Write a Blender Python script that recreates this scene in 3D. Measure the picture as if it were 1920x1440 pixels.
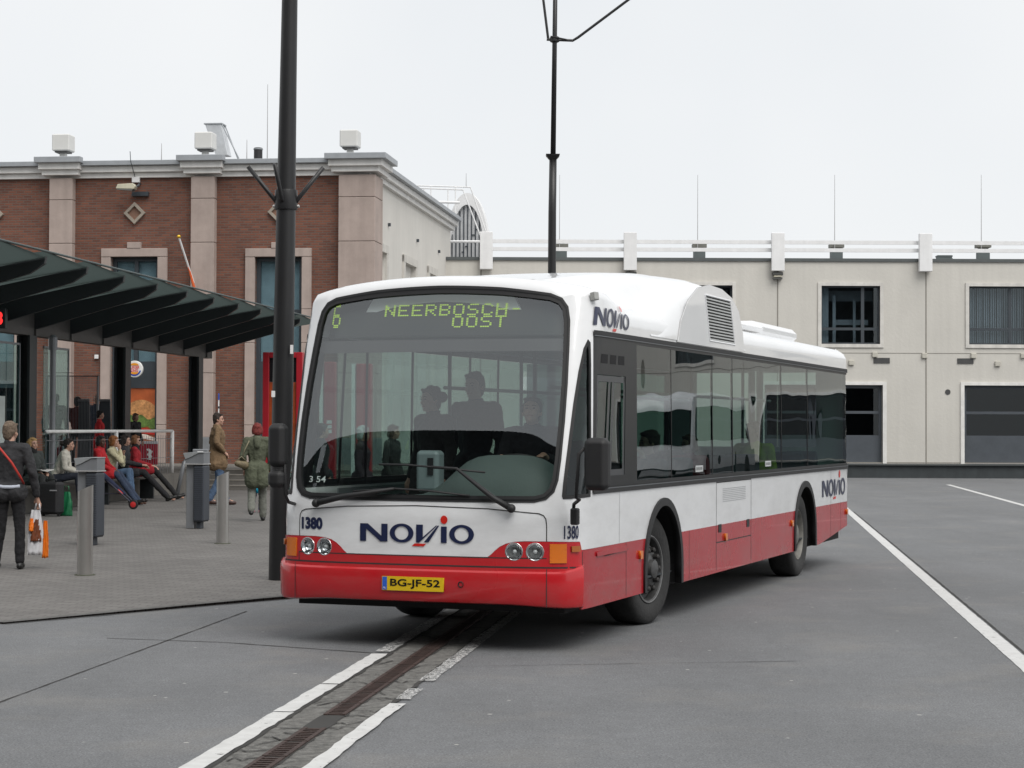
import bpy, bmesh, math, random
from mathutils import Vector, Matrix
from mathutils.geometry import delaunay_2d_cdt
random.seed(7)
scene = bpy.context.scene
for o in list(bpy.data.objects): bpy.data.objects.remove(o, do_unlink=True)
C = scene.collection
R = math.radians

# ---------------------------------------------------------------- camera
FPX, PITCH, ROLL, EYE = 3679.9, .0219, .0039, 1.754
cd = bpy.data.cameras.new('camera'); cam = bpy.data.objects.new('camera', cd); C.objects.link(cam)
cd.sensor_width = 36; cd.lens = 36*FPX/1920; cd.clip_end = 2000; cd.clip_start = .1
cam.location = (0, 0, EYE)
cam.matrix_world = Matrix.Translation((0, 0, EYE)) @ Matrix.Rotation(R(90)+PITCH, 4, 'X') @ Matrix.Rotation(ROLL, 4, 'Z')
scene.camera = cam

# ---------------------------------------------------------------- sky and sun (bright overcast)
SUN_EL, SUN_AZ = R(52), R(148)
w = bpy.data.worlds.new('World'); scene.world = w; w.use_nodes = True
nt = w.node_tree; nt.nodes.clear()
def N(nt, t, **k):
    n = nt.nodes.new(t)
    for a, b in k.items():
        if a.startswith('i_'):
            n.inputs[int(a[2:]) if a[2:].isdigit() else a[2:].replace('_', ' ')].default_value = b
        else: setattr(n, a, b)
    return n
sky = N(nt, 'ShaderNodeTexSky', sky_type='NISHITA', sun_disc=False, sun_elevation=SUN_EL, sun_rotation=SUN_AZ)
bg = N(nt, 'ShaderNodeBackground'); bg.inputs[1].default_value = .1
tc = N(nt, 'ShaderNodeTexCoord')
nz = N(nt, 'ShaderNodeTexNoise'); nz.inputs['Scale'].default_value = 2.2; nz.inputs['Detail'].default_value = 4
cr = N(nt, 'ShaderNodeValToRGB')
cr.color_ramp.elements[0].position = .3; cr.color_ramp.elements[0].color = (6.9, 7.1, 7.3, 1)
cr.color_ramp.elements[1].position = .7; cr.color_ramp.elements[1].color = (8.1, 8.1, 8.05, 1)
mx = N(nt, 'ShaderNodeMix', data_type='RGBA'); mx.inputs[0].default_value = .95
out = N(nt, 'ShaderNodeOutputWorld')
nt.links.new(tc.outputs['Generated'], nz.inputs['Vector']); nt.links.new(nz.outputs[0], cr.inputs[0])
nt.links.new(sky.outputs[0], mx.inputs[6]); nt.links.new(cr.outputs[0], mx.inputs[7])
nt.links.new(mx.outputs[2], bg.inputs[0]); nt.links.new(bg.outputs[0], out.inputs[0])
sd = bpy.data.lights.new('sun', 'SUN'); sd.energy = 1.9; sd.angle = R(42); sd.color = (1, .97, .93)
so = bpy.data.objects.new('sun', sd); C.objects.link(so)
_d = Vector((math.sin(SUN_AZ)*math.cos(SUN_EL), math.cos(SUN_AZ)*math.cos(SUN_EL), math.sin(SUN_EL)))
so.rotation_euler = _d.to_track_quat('Z', 'Y').to_euler()
scene.view_settings.view_transform = 'Standard'; scene.view_settings.look = 'None'
scene.view_settings.exposure = 0.3; scene.view_settings.gamma = 1

# ---------------------------------------------------------------- photo calibration: where a sight line meets a real plane
def sight(px, py):
    dx, dy = px-960, py-720
    u = dx*math.cos(ROLL)+dy*math.sin(ROLL); v = -dx*math.sin(ROLL)+dy*math.cos(ROLL)
    x, z = u/FPX, -v/FPX; c, s = math.cos(PITCH), math.sin(PITCH)
    return Vector((x, c-s*z, s+c*z))
def G(px, py, z=0.):
    d = sight(px, py); t = (z-EYE)/d.z; return Vector((d.x*t, d.y*t, z))
def PY(px, py, Y):
    d = sight(px, py); t = Y/d.y; return Vector((d.x*t, Y, EYE+d.z*t))

# ---------------------------------------------------------------- materials
MATS = {}
def M(name, col, rough=.6, metal=0., var=.12, vscale=3., bump=0., bscale=60., coat=0., spec=.5, emit=0., streak=0., alpha=None):
    if name in MATS: return MATS[name]
    m = bpy.data.materials.new(name); m.use_nodes = True; t = m.node_tree; b = t.nodes['Principled BSDF']
    L = t.links.new
    b.inputs['Roughness'].default_value = rough; b.inputs['Metallic'].default_value = metal
    b.inputs['Specular IOR Level'].default_value = spec; b.inputs['Coat Weight'].default_value = coat
    b.inputs['Coat Roughness'].default_value = .04
    co = N(t, 'ShaderNodeTexCoord'); n = N(t, 'ShaderNodeTexNoise'); n.inputs['Scale'].default_value = vscale; n.inputs['Detail'].default_value = 6; n.inputs['Roughness'].default_value = .65
    L(co.outputs['Object'], n.inputs['Vector'])
    r = N(t, 'ShaderNodeMapRange'); r.inputs['From Min'].default_value = .3; r.inputs['From Max'].default_value = .7
    r.inputs['To Min'].default_value = 1-var; r.inputs['To Max'].default_value = 1+var
    L(n.outputs[0], r.inputs[0])
    fac = r.outputs[0]
    if streak:
        mp = N(t, 'ShaderNodeMapping'); mp.inputs['Scale'].default_value = (2.2, 2.2, .12); L(co.outputs['Object'], mp.inputs[0])
        n2 = N(t, 'ShaderNodeTexNoise'); n2.inputs['Scale'].default_value = 2.; n2.inputs['Detail'].default_value = 8; L(mp.outputs[0], n2.inputs['Vector'])
        r2 = N(t, 'ShaderNodeMapRange'); r2.inputs['From Min'].default_value = .35; r2.inputs['From Max'].default_value = .75
        r2.inputs['To Min'].default_value = 1+streak*.3; r2.inputs['To Max'].default_value = 1-streak; L(n2.outputs[0], r2.inputs[0])
        mm = N(t, 'ShaderNodeMath', operation='MULTIPLY'); L(fac, mm.inputs[0]); L(r2.outputs[0], mm.inputs[1]); fac = mm.outputs[0]
    vm = N(t, 'ShaderNodeVectorMath', operation='SCALE'); vm.inputs[0].default_value = col[:3]; L(fac, vm.inputs['Scale'])
    L(vm.outputs[0], b.inputs['Base Color'])
    if emit:
        b.inputs['Emission Color'].default_value = (*col[:3], 1); b.inputs['Emission Strength'].default_value = emit
    if bump:
        n3 = N(t, 'ShaderNodeTexNoise'); n3.inputs['Scale'].default_value = bscale; n3.inputs['Detail'].default_value = 5; L(co.outputs['Object'], n3.inputs['Vector'])
        bp = N(t, 'ShaderNodeBump'); bp.inputs['Strength'].default_value = bump; bp.inputs['Distance'].default_value = .02; L(n3.outputs[0], bp.inputs['Height']); L(bp.outputs[0], b.inputs['Normal'])
    MATS[name] = m; return m
def glassM(name, tint, ior=1.5, rough=0., base=0.0, wav=0.):
    m = bpy.data.materials.new(name); m.use_nodes = True; t = m.node_tree; t.nodes.clear(); L = t.links.new
    o = N(t, 'ShaderNodeOutputMaterial'); tr = N(t, 'ShaderNodeBsdfTransparent'); tr.inputs[0].default_value = (*tint, 1)
    g = N(t, 'ShaderNodeBsdfGlossy'); g.inputs['Roughness'].default_value = rough
    g.inputs[0].default_value = (.93, .97, 1, 1)
    f = N(t, 'ShaderNodeLayerWeight'); f.inputs[0].default_value = .5; f0 = ((ior-1)/(ior+1))**2      # Schlick's Fresnel, the same from both sides
    pw = N(t, 'ShaderNodeMath', operation='POWER'); pw.inputs[1].default_value = 5; L(f.outputs['Facing'], pw.inputs[0])
    ma = N(t, 'ShaderNodeMath', operation='MULTIPLY_ADD'); ma.inputs[1].default_value = 1-f0; ma.inputs[2].default_value = f0; L(pw.outputs[0], ma.inputs[0])
    x = N(t, 'ShaderNodeMixShader'); L(ma.outputs[0], x.inputs[0]); L(tr.outputs[0], x.inputs[1]); L(g.outputs[0], x.inputs[2]); L(x.outputs[0], o.inputs[0])
    if wav:
        co = N(t, 'ShaderNodeTexCoord'); n = N(t, 'ShaderNodeTexNoise'); n.inputs['Scale'].default_value = .9; n.inputs['Detail'].default_value = 1; L(co.outputs['Object'], n.inputs['Vector'])
        bp = N(t, 'ShaderNodeBump'); bp.inputs['Strength'].default_value = wav; bp.inputs['Distance'].default_value = .1; L(n.outputs[0], bp.inputs['Height']); L(bp.outputs[0], g.inputs['Normal'])
    MATS[name] = m; return m

# ---------------------------------------------------------------- mesh builder
class MB:
    def __init__(s): s.v = []; s.f = []; s.m = []; s.mi = 0
    def add(s, vs, fs):
        b = len(s.v); s.v += [tuple(v) for v in vs]; s.f += [tuple(i+b for i in f) for f in fs]; s.m += [s.mi]*len(fs); return s
    def box(s, x0, x1, y0, y1, z0, z1, T=None):
        v = [(x, y, z) for z in (z0, z1) for y in (y0, y1) for x in (x0, x1)]
        if T: v = [T(*p) for p in v]
        return s.add(v, [(0, 2, 3, 1), (4, 5, 7, 6), (0, 1, 5, 4), (2, 6, 7, 3), (0, 4, 6, 2), (1, 3, 7, 5)])
    def cham(s, x0, x1, y0, y1, z0, z1, c=.02, T=None):
        # box with chamfered edges
        def ring(z, i): return [(x0+c-i, y0-i+0, z), (x1-c+i, y0-i, z), (x1+i, y0+c-i, z), (x1+i, y1-c+i, z), (x1-c+i, y1+i, z), (x0+c-i, y1+i, z), (x0+0-i, y1-c+i, z), (x0-i, y0+c-i, z)]
        rs = [[(x0+c if k in (0, 5) else x1-c if k in (1, 4) else x1-c if k in (2, 3) else x0+c, y0+c if k in (0, 1, 2, 7) else y1-c, z0) for k in range(8)]]
        rs += [ring(z0+c, 0), ring(z1-c, 0)]
        rs += [[(p[0], p[1], z1) for p in rs[0]]]
        v = [T(*p) if T else p for r in rs for p in r]; f = []
        for a in range(3):
            for k in range(8):
                k2 = (k+1) % 8; f.append((a*8+k, a*8+k2, a*8+8+k2, a*8+8+k))
        f.append(tuple(range(7, -1, -1))); f.append(tuple(range(24, 32)))
        return s.add(v, f)
    def prism(s, poly, a0, a1, axis='y', T=None):
        # poly in the two other axes, extruded along axis
        def mk(p, a):
            q = {'y': (p[0], a, p[1]), 'x': (a, p[0], p[1]), 'z': (p[0], p[1], a)}[axis]
            return T(*q) if T else q
        n = len(poly); v = [mk(p, a0) for p in poly]+[mk(p, a1) for p in poly]
        f = [tuple(range(n)), tuple(range(2*n-1, n-1, -1))]+[(k, k+n, (k+1) % n+n, (k+1) % n) for k in range(n)]
        return s.add(v, f)
    def tube(s, pts, r, n=10, cap=True):
        pts = [Vector(p) for p in pts]; rs = r if isinstance(r, (list, tuple)) else [r]*len(pts); v = []; f = []
        up = None
        for i, p in enumerate(pts):
            d = (pts[min(i+1, len(pts)-1)]-pts[max(i-1, 0)]).normalized()
            if up is None: up = d.orthogonal().normalized()
            a = (up-d*up.dot(d)).normalized(); up = a; b = d.cross(a)
            for k in range(n):
                t = 2*math.pi*k/n; v.append(p+(a*math.cos(t)+b*math.sin(t))*rs[i])
        for i in range(len(pts)-1):
            for k in range(n): f.append((i*n+k, i*n+(k+1) % n, (i+1)*n+(k+1) % n, (i+1)*n+k))
        if cap: f.append(tuple(range(n-1, -1, -1))); f.append(tuple((len(pts)-1)*n+k for k in range(n)))
        return s.add(v, f)
    def lathe(s, prof, n=24, T=None, cap=True):
        # prof: (r, z) about z
        v = []; f = []
        for r, z in prof:
            for k in range(n):
                t = 2*math.pi*k/n; p = (r*math.cos(t), r*math.sin(t), z); v.append(T(*p) if T else p)
        for i in range(len(prof)-1):
            for k in range(n): f.append((i*n+k, i*n+(k+1) % n, (i+1)*n+(k+1) % n, (i+1)*n+k))
        if cap: f.append(tuple(range(n-1, -1, -1))); f.append(tuple((len(prof)-1)*n+k for k in range(n)))
        return s.add(v, f)
    def ell(s, c, r, n=12, m=8, T=None):
        v = []; f = []
        for i in range(m+1):
            ph = math.pi*i/m
            for k in range(n):
                t = 2*math.pi*k/n; p = (c[0]+r[0]*math.sin(ph)*math.cos(t), c[1]+r[1]*math.sin(ph)*math.sin(t), c[2]+r[2]*math.cos(ph)); v.append(T(*p) if T else p)
        for i in range(m):
            for k in range(n): f.append((i*n+k, (i+1)*n+k, (i+1)*n+(k+1) % n, i*n+(k+1) % n))
        return s.add(v, f)
    def caps(s, a, ra, b, rb, n=12):
        a, b = Vector(a), Vector(b); d = b-a; l = d.length or 1e-6; d = d/l; pts = []; rs = []
        for t in (-1, -.85, -.5, 0): pts.append(a+d*ra*t); rs.append(ra*math.sqrt(max(0, 1-t*t))+1e-4)
        for t in (0, .5, .85, 1): pts.append(b+d*rb*t); rs.append(rb*math.sqrt(max(0, 1-t*t))+1e-4)
        return s.tube(pts, rs, n)
    def build(s, name, mat, parent=None, smooth=False, bevel=0, label=None, autosm=None):
        me = bpy.data.meshes.new(name); me.from_pydata(s.v, [], s.f); 
        bm = bmesh.new(); bm.from_mesh(me); bmesh.ops.remove_doubles(bm, verts=bm.verts, dist=1e-6); bmesh.ops.recalc_face_normals(bm, faces=bm.faces)
        if autosm is not None:
            for e in bm.edges: e.smooth = not (len(e.link_faces) == 2 and e.calc_face_angle(0) > R(autosm))
            smooth = True
        bm.to_mesh(me); bm.free()
        ml = mat if isinstance(mat, (list, tuple)) else [mat]
        for m in ml: me.materials.append(m)
        if len(ml) > 1 and len(me.polygons) == len(s.m):
            for p, k in zip(me.polygons, s.m): p.material_index = k
        if smooth:
            for p in me.polygons: p.use_smooth = True
        o = bpy.data.objects.new(name, me); C.objects.link(o)
        if parent: o.parent = parent
        if bevel:
            b = o.modifiers.new('b', 'BEVEL'); b.width = bevel; b.segments = 2; b.limit_method = 'ANGLE'; b.angle_limit = R(35)
        if label: o['label'] = label
        return o
def thing(name, label, cat, loc=(0, 0, 0), rz=0, group=None, kind=None):
    o = bpy.data.objects.new(name, None); C.objects.link(o); o.location = loc; o.rotation_euler = (0, 0, rz); o.empty_display_size = .1
    o['label'] = label; o['category'] = cat
    if group: o['group'] = group
    return o
def tag(o, label, cat, group=None, kind=None):
    o['label'] = label; o['category'] = cat
    if group: o['group'] = group
    if kind: o['kind'] = kind
    return o
def struct(o): o['kind'] = 'structure'; return o
def dup(root, loc, rz=None, label=None):
    r = root.copy(); C.objects.link(r); r.location = loc
    if rz is not None: r.rotation_euler = (0, 0, rz)
    if label: r['label'] = label
    for ch in list(root.children):
        c = ch.copy(); C.objects.link(c); c.parent = r
        for g in ch.children:
            d = g.copy(); C.objects.link(d); d.parent = c
    return r
def text2d(s, size=1., bold=0., xs=1.):
    cu = bpy.data.curves.new('t', 'FONT'); cu.body = s; cu.size = size; cu.offset = bold; cu.resolution_u = 4
    o = bpy.data.objects.new('t', cu); C.objects.link(o); bpy.context.view_layer.update()
    me = o.to_mesh(); v = [(p.co.x*xs, p.co.y) for p in me.vertices]; f = [tuple(p.vertices) for p in me.polygons]
    o.to_mesh_clear(); bpy.data.objects.remove(o, do_unlink=True); return v, f
def textfit(s, x0, x1, y0, y1, bold=0.):
    v, f = text2d(s, 1., bold); ax = min(p[0] for p in v); bx = max(p[0] for p in v); ay = min(p[1] for p in v); by = max(p[1] for p in v)
    return [(x0+(p[0]-ax)/(bx-ax)*(x1-x0), y0+(p[1]-ay)/(by-ay)*(y1-y0)) for p in v], f
A7 = .1222   # the whole square is laid out on axes turned 7 degrees
# ================================================================ SETTING
def pip(p, poly):
    x, y = p; c = False; n = len(poly); j = n-1
    for i in range(n):
        a, b = poly[i], poly[j]
        if (a[1] > y) != (b[1] > y) and x < (b[0]-a[0])*(y-a[1])/(b[1]-a[1])+a[0]: c = not c
        j = i
    return c
def dist_seg(p, a, b):
    ax, ay = b[0]-a[0], b[1]-a[1]; l = ax*ax+ay*ay or 1e-9
    t = max(0, min(1, ((p[0]-a[0])*ax+(p[1]-a[1])*ay)/l)); return math.hypot(p[0]-a[0]-t*ax, p[1]-a[1]-t*ay)
def subdiv(poly, step):
    o = []
    for i in range(len(poly)):
        a, b = poly[i], poly[(i+1) % len(poly)]; n = max(1, int(math.hypot(b[0]-a[0], b[1]-a[1])/step+.5)) if step else 1
        o += [(a[0]+(b[0]-a[0])*k/n, a[1]+(b[1]-a[1])*k/n) for k in range(n)]
    return o
def cdt_fill(outline, holes=(), step=None):
    loops = [subdiv(outline, step)]+[subdiv(h, step) for h in holes]; V = []; E = []
    for l in loops:
        b = len(V); V += l; E += [(b+i, b+(i+1) % len(l)) for i in range(len(l))]
    nb = len(V); segs = [(V[a], V[b]) for a, b in E]
    if step:
        x0 = min(p[0] for p in outline); x1 = max(p[0] for p in outline); y0 = min(p[1] for p in outline); y1 = max(p[1] for p in outline)
        nx = int((x1-x0)/step); ny = int((y1-y0)/step)
        for i in range(nx+1):
            for j in range(ny+1):
                p = (x0+(i+.5+.5*(j % 2))*step, y0+(j+.5)*step)
                if not pip(p, loops[0]) or any(pip(p, h) for h in loops[1:]): continue
                if all(abs(p[0]-s[0][0]) > 2*step+abs(s[0][0]-s[1][0]) or dist_seg(p, *s) > step*.45 for s in segs): V.append(p)
    r = delaunay_2d_cdt([Vector(p) for p in V], E, [], 0, 1e-6)
    ov = [tuple(p) for p in r[0]]; F = []
    for f in r[2]:
        c = (sum(ov[i][0] for i in f)/len(f), sum(ov[i][1] for i in f)/len(f))
        if pip(c, loops[0]) and not any(pip(c, h) for h in loops[1:]):
            a = sum(ov[f[i]][0]*ov[f[(i+1) % len(f)]][1]-ov[f[(i+1) % len(f)]][0]*ov[f[i]][1] for i in range(len(f)))
            F.append(tuple(f) if a > 0 else tuple(reversed(f)))
    return ov, F
def slab(mb, outline, holes, y0, y1, T=None):
    # a plate in the xz plane with real openings, from y0 (front) to y1
    V, F = cdt_fill(outline, holes); ec = {}
    for f in F:
        for i in range(len(f)):
            e = (f[i], f[(i+1) % len(f)]); k = tuple(sorted(e)); ec.setdefault(k, []).append(e)
    n = len(V); T = T or (lambda x, y, z: (x, y, z))
    vs = [T(p[0], y0, p[1]) for p in V]+[T(p[0], y1, p[1]) for p in V]
    fs = list(F)+[tuple(i+n for i in reversed(f)) for f in F]
    for k, es in ec.items():
        if len(es) == 1: a, b = es[0]; fs.append((b, a, a+n, b+n))
    return mb.add(vs, fs)
def rect(x0, x1, z0, z1): return [(x0, z0), (x1, z0), (x1, z1), (x0, z1)]

# ---- ground materials
def asphaltM():
    m = bpy.data.materials.new('asphalt'); m.use_nodes = True; t = m.node_tree; L = t.links.new; b = t.nodes['Principled BSDF']
    co = N(t, 'ShaderNodeTexCoord')
    def noise(sc, det=4, mp=None, rough=.6):
        n = N(t, 'ShaderNodeTexNoise'); n.inputs['Scale'].default_value = sc; n.inputs['Detail'].default_value = det; n.inputs['Roughness'].default_value = rough
        if mp:
            q = N(t, 'ShaderNodeMapping'); q.inputs['Scale'].default_value = mp; q.inputs['Rotation'].default_value = (0, 0, .1); L(co.outputs['Object'], q.inputs[0]); L(q.outputs[0], n.inputs['Vector'])
        else: L(co.outputs['Object'], n.inputs['Vector'])
        return n.outputs[0]
    def mr(src, a, b_, c, d):
        r = N(t, 'ShaderNodeMapRange'); r.inputs['From Min'].default_value = a; r.inputs['From Max'].default_value = b_; r.inputs['To Min'].default_value = c; r.inputs['To Max'].default_value = d; L(src, r.inputs[0]); return r.outputs[0]
    def mul(a, b_):
        q = N(t, 'ShaderNodeMath', operation='MULTIPLY'); L(a, q.inputs[0]); L(b_, q.inputs[1]); return q.outputs[0]
    big = mr(noise(.35, 5), .3, .7, .9, 1.1); lane = mr(noise(.8, 4, (1, .12, 1)), .35, .7, .93, 1.07)
    med = mr(noise(6, 5), .3, .7, .93, 1.07); grain = mr(noise(170, 2), .3, .7, .72, 1.3); grain2 = mr(noise(520, 1), .3, .7, .8, 1.2)
    f = mul(mul(mul(big, lane), mul(med, grain)), grain2)
    vm = N(t, 'ShaderNodeVectorMath', operation='SCALE'); f = mul(f, mul(mul(mr(noise(75, 3), .3, .7, .55, 1.45), mr(noise(22, 4), .3, .7, .88, 1.12)), mr(noise(1.6, 6, (1, .3, 1), .7), .3, .72, .95, 1.05)))
    vm.inputs[0].default_value = (.137, .141, .146); L(f, vm.inputs['Scale'])
    # sandy worn patches
    sand = mr(noise(.9, 6), .52, .74, 0, .6); mixs = N(t, 'ShaderNodeMix', data_type='RGBA'); L(mul(sand, mr(noise(120, 2), .4, .62, 0, 1)), mixs.inputs[0]); L(vm.outputs[0], mixs.inputs[6]); mixs.inputs[7].default_value = (.25, .23, .20, 1)
    # trodden chewing gum and specks
    vo = N(t, 'ShaderNodeTexVoronoi'); vo.inputs['Scale'].default_value = 3.2; L(co.outputs['Object'], vo.inputs['Vector'])
    sp = mr(vo.outputs['Distance'], .040, .058, 1, 0)
    keep = N(t, 'ShaderNodeMath', operation='GREATER_THAN'); keep.inputs[1].default_value = .5; L(vo.outputs['Color'], keep.inputs[0])
    vo2 = N(t, 'ShaderNodeTexVoronoi'); vo2.inputs['Scale'].default_value = 9; L(co.outputs['Object'], vo2.inputs['Vector'])
    sp2 = mr(vo2.outputs['Distance'], .05, .09, 1, 0)
    keep2 = N(t, 'ShaderNodeMath', operation='GREATER_THAN'); keep2.inputs[1].default_value = .8; L(vo2.outputs['Color'], keep2.inputs[0])
    mg = N(t, 'ShaderNodeMix', data_type='RGBA'); L(mul(sp, keep.outputs[0]), mg.inputs[0]); L(mixs.outputs[2], mg.inputs[6]); mg.inputs[7].default_value = (.38, .37, .35, 1)
    mg2 = N(t, 'ShaderNodeMix', data_type='RGBA'); L(mul(sp2, keep2.outputs[0]), mg2.inputs[0]); L(mg.outputs[2], mg2.inputs[6]); mg2.inputs[7].default_value = (.22, .21, .2, 1)
    L(mg2.outputs[2], b.inputs['Base Color']); b.inputs['Roughness'].default_value = .82
    bp = N(t, 'ShaderNodeBump'); bp.inputs['Strength'].default_value = .35; bp.inputs['Distance'].default_value = .006; L(noise(210, 3), bp.inputs['Height']); L(bp.outputs[0], b.inputs['Normal'])
    return m
def brickM(name, c1, c2, mort, bw, bh, ms, plane='xz', rough=.85, off=.5, bump=.5, big=.18, rot=0.):
    m = bpy.data.materials.new(name); m.use_nodes = True; t = m.node_tree; L = t.links.new; b = t.nodes['Principled BSDF']
    co = N(t, 'ShaderNodeTexCoord'); sx = N(t, 'ShaderNodeSeparateXYZ'); cx = N(t, 'ShaderNodeCombineXYZ')
    if rot:
        q = N(t, 'ShaderNodeMapping'); q.inputs['Rotation'].default_value = (0, 0, rot); L(co.outputs['Object'], q.inputs[0]); L(q.outputs[0], sx.inputs[0])
    else: L(co.outputs['Object'], sx.inputs[0])
    L(sx.outputs['XYZ'.index(plane[0].upper())], cx.inputs[0]); L(sx.outputs['XYZ'.index(plane[1].upper())], cx.inputs[1])
    br = N(t, 'ShaderNodeTexBrick'); br.offset = off; br.inputs['Scale'].default_value = 1; br.inputs['Brick Width'].default_value = bw; br.inputs['Row Height'].default_value = bh
    br.inputs['Mortar Size'].default_value = ms; br.inputs['Mortar Smooth'].default_value = .2; br.inputs['Bias'].default_value = 0
    br.inputs[1].default_value = (*c1, 1); br.inputs[2].default_value = (*c2, 1); br.inputs[3].default_value = (*mort, 1)
    L(cx.outputs[0], br.inputs['Vector'])
    n = N(t, 'ShaderNodeTexNoise'); n.inputs['Scale'].default_value = .6; n.inputs['Detail'].default_value = 8; L(co.outputs['Object'], n.inputs['Vector'])
    r = N(t, 'ShaderNodeMapRange'); r.inputs['From Min'].default_value = .3; r.inputs['From Max'].default_value = .7; r.inputs['To Min'].default_value = 1-big; r.inputs['To Max'].default_value = 1+big; L(n.outputs[0], r.inputs[0])
    vm = N(t, 'ShaderNodeVectorMath', operation='SCALE'); L(br.outputs[0], vm.inputs[0]); L(r.outputs[0], vm.inputs['Scale']); L(vm.outputs[0], b.inputs['Base Color'])
    b.inputs['Roughness'].default_value = rough
    bp = N(t, 'ShaderNodeBump'); bp.inputs['Strength'].default_value = bump; bp.inputs['Distance'].default_value = .01; bp.invert = True; L(br.outputs[1], bp.inputs['Height']); L(bp.outputs[0], b.inputs['Normal'])
    MATS[name] = m; return m
ASPH = asphaltM()
PAVE = brickM('clinker_paving', (.165, .157, .148), (.125, .118, .112), (.065, .062, .058), .21, .105, .006, 'xy', .85, .5, .3, .12, A7)
BRICK = brickM('red_brick', (.215, .082, .050), (.135, .055, .038), (.13, .10, .085), .24, .075, .012, 'xz', .9, .5, .5, .16)
BRICKS = brickM('red_brick_side', (.215, .082, .050), (.135, .055, .038), (.13, .10, .085), .24, .075, .012, 'yz', .9)
STONE = M('pink_stone', (.40, .325, .29), .85, var=.1, vscale=2, bump=.15, bscale=40, streak=.12)
STUCCO = M('beige_render', (.64, .62, .58), .9, var=.05, vscale=.5, bump=.2, bscale=30, streak=.05)
STUCCO2 = M('grey_beige_render', (.58, .56, .515), .9, var=.05, vscale=.4, bump=.3, bscale=9, streak=.05)
TRIM = M('cornice_white', (.76, .75, .73), .7, var=.06, streak=.1)
ZINC = M('zinc_cap', (.36, .38, .40), .5, .3, var=.1)
FRAMEB = M('blue_grey_frame', (.045, .055, .065), .45, var=.1)
DARKM = M('room_dark', (.012, .013, .015), .9)
WHITEP = M('white_paint_metal', (.80, .80, .80), .4, var=.05, streak=.08)
WINGLASS = glassM('window_glass', (.78, .84, .86), 1.5)
JOINT = M('joint_dark', (.035, .034, .032), .95)
CONC = M('worn_concrete', (.140, .137, .128), .9, var=.5, vscale=14, bump=1., bscale=60)
def roadpaintM(name, thr, sc=7):
    m = M(name, (.54, .54, .53), .7, var=.10, vscale=8); t = m.node_tree; L = t.links.new; b = t.nodes['Principled BSDF']; o = [n for n in t.nodes if n.type == 'OUTPUT_MATERIAL'][0]
    co = N(t, 'ShaderNodeTexCoord'); n = N(t, 'ShaderNodeTexNoise'); n.inputs['Scale'].default_value = sc; n.inputs['Detail'].default_value = 10; n.inputs['Roughness'].default_value = .82; L(co.outputs['Object'], n.inputs['Vector'])
    r = N(t, 'ShaderNodeMapRange'); r.inputs['From Min'].default_value = thr; r.inputs['From Max'].default_value = thr+.02; L(n.outputs[0], r.inputs[0])
    tr = N(t, 'ShaderNodeBsdfTransparent'); x = N(t, 'ShaderNodeMixShader'); L(r.outputs[0], x.inputs[0]); L(b.outputs[0], x.inputs[1]); L(tr.outputs[0], x.inputs[2]); L(x.outputs[0], o.inputs[0]); return m
PAINT = roadpaintM('road_paint', .60, 12); PAINTW = roadpaintM('road_paint_worn', .49, 45)

# ---- ground sheets
o = MB().add([(-400, -300, 0), (400, -300, 0), (400, 900, 0), (-400, 900, 0)], [(0, 1, 2, 3)]).build('ground', ASPH); struct(o)
pl = [(-60, 5), (-4.51, 17.35), (-3.6, 18.45), (-2.9, 19.3), (-2.29, 20.0), (-1.75, 20.6), (-1.5, 21.3), (-1.3, 22.5), (2.85, 56), (3.6, 62), (-4, 62), (-60, 62)]
def gz(y): return .012+.0056*(y-17)
def GP(px, py):
    z = .1
    for _ in range(12): q = G(px, py, z); z = gz(q.y)
    return q
o = MB().add([(x, y, gz(y)) for x, y in pl]+[(x, y, -.5) for x, y in pl], [tuple(range(len(pl)))]+[(k, k+len(pl), (k+1) % len(pl)+len(pl), (k+1) % len(pl)) for k in range(len(pl))]).build('pavement', PAVE); struct(o)
def ribbon(mb, pts, w, z, jit=0.):
    pts = [Vector((p[0], p[1])) for p in pts]; q = []
    for i in range(len(pts)-1):
        n = max(1, int((pts[i+1]-pts[i]).length/.12)) if jit or z is None else 1
        q += [pts[i].lerp(pts[i+1], k/n) for k in range(n)]
    q.append(pts[-1]); v = []; f = []
    for i, p in enumerate(q):
        d = (q[min(i+1, len(q)-1)]-q[max(i-1, 0)]).normalized(); nn = Vector((-d.y, d.x))
        a = w/2+(random.uniform(-jit, jit) if jit else 0); b = w/2+(random.uniform(-jit, jit) if jit else 0)
        v += [(p.x+nn.x*a, p.y+nn.y*a, z or 0), (p.x-nn.x*b, p.y-nn.y*b, z or 0)]
    for i in range(len(q)-1): f.append((2*i, 2*i+1, 2*i+3, 2*i+2))
    if z is None: v = [(a, b, gz(b)+.004) for a, b, c in v]
    return mb.add(v, f)
mb = MB(); ribbon(mb, pl[1:8], .12, None, .004)
# worn kerb stones: dark joint along the edge
kb = mb.build('pavement_edge', M('kerb_grey', (.10, .098, .094), .9, var=.2, vscale=6)); struct(kb)
mb = MB(); ribbon(mb, [(p[0]+.06, p[1]-.07) for p in pl[1:8]], .016, .008, .006)
# asphalt seams
ribbon(mb, [(-4.6, 1), (-3.23, 12.46), (-2.5, 18.6)], .014, .004, .004)
ribbon(mb, [tuple(G(200, 1197)[:2]), tuple(G(420, 1205)[:2]), tuple(G(700, 1225)[:2])], .02, .004, .004)
ribbon(mb, [tuple(G(860, 1250)[:2]), tuple(G(1500, 1240)[:2])], .008, .004, .004)
struct(mb.build('road_joint', JOINT))
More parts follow.
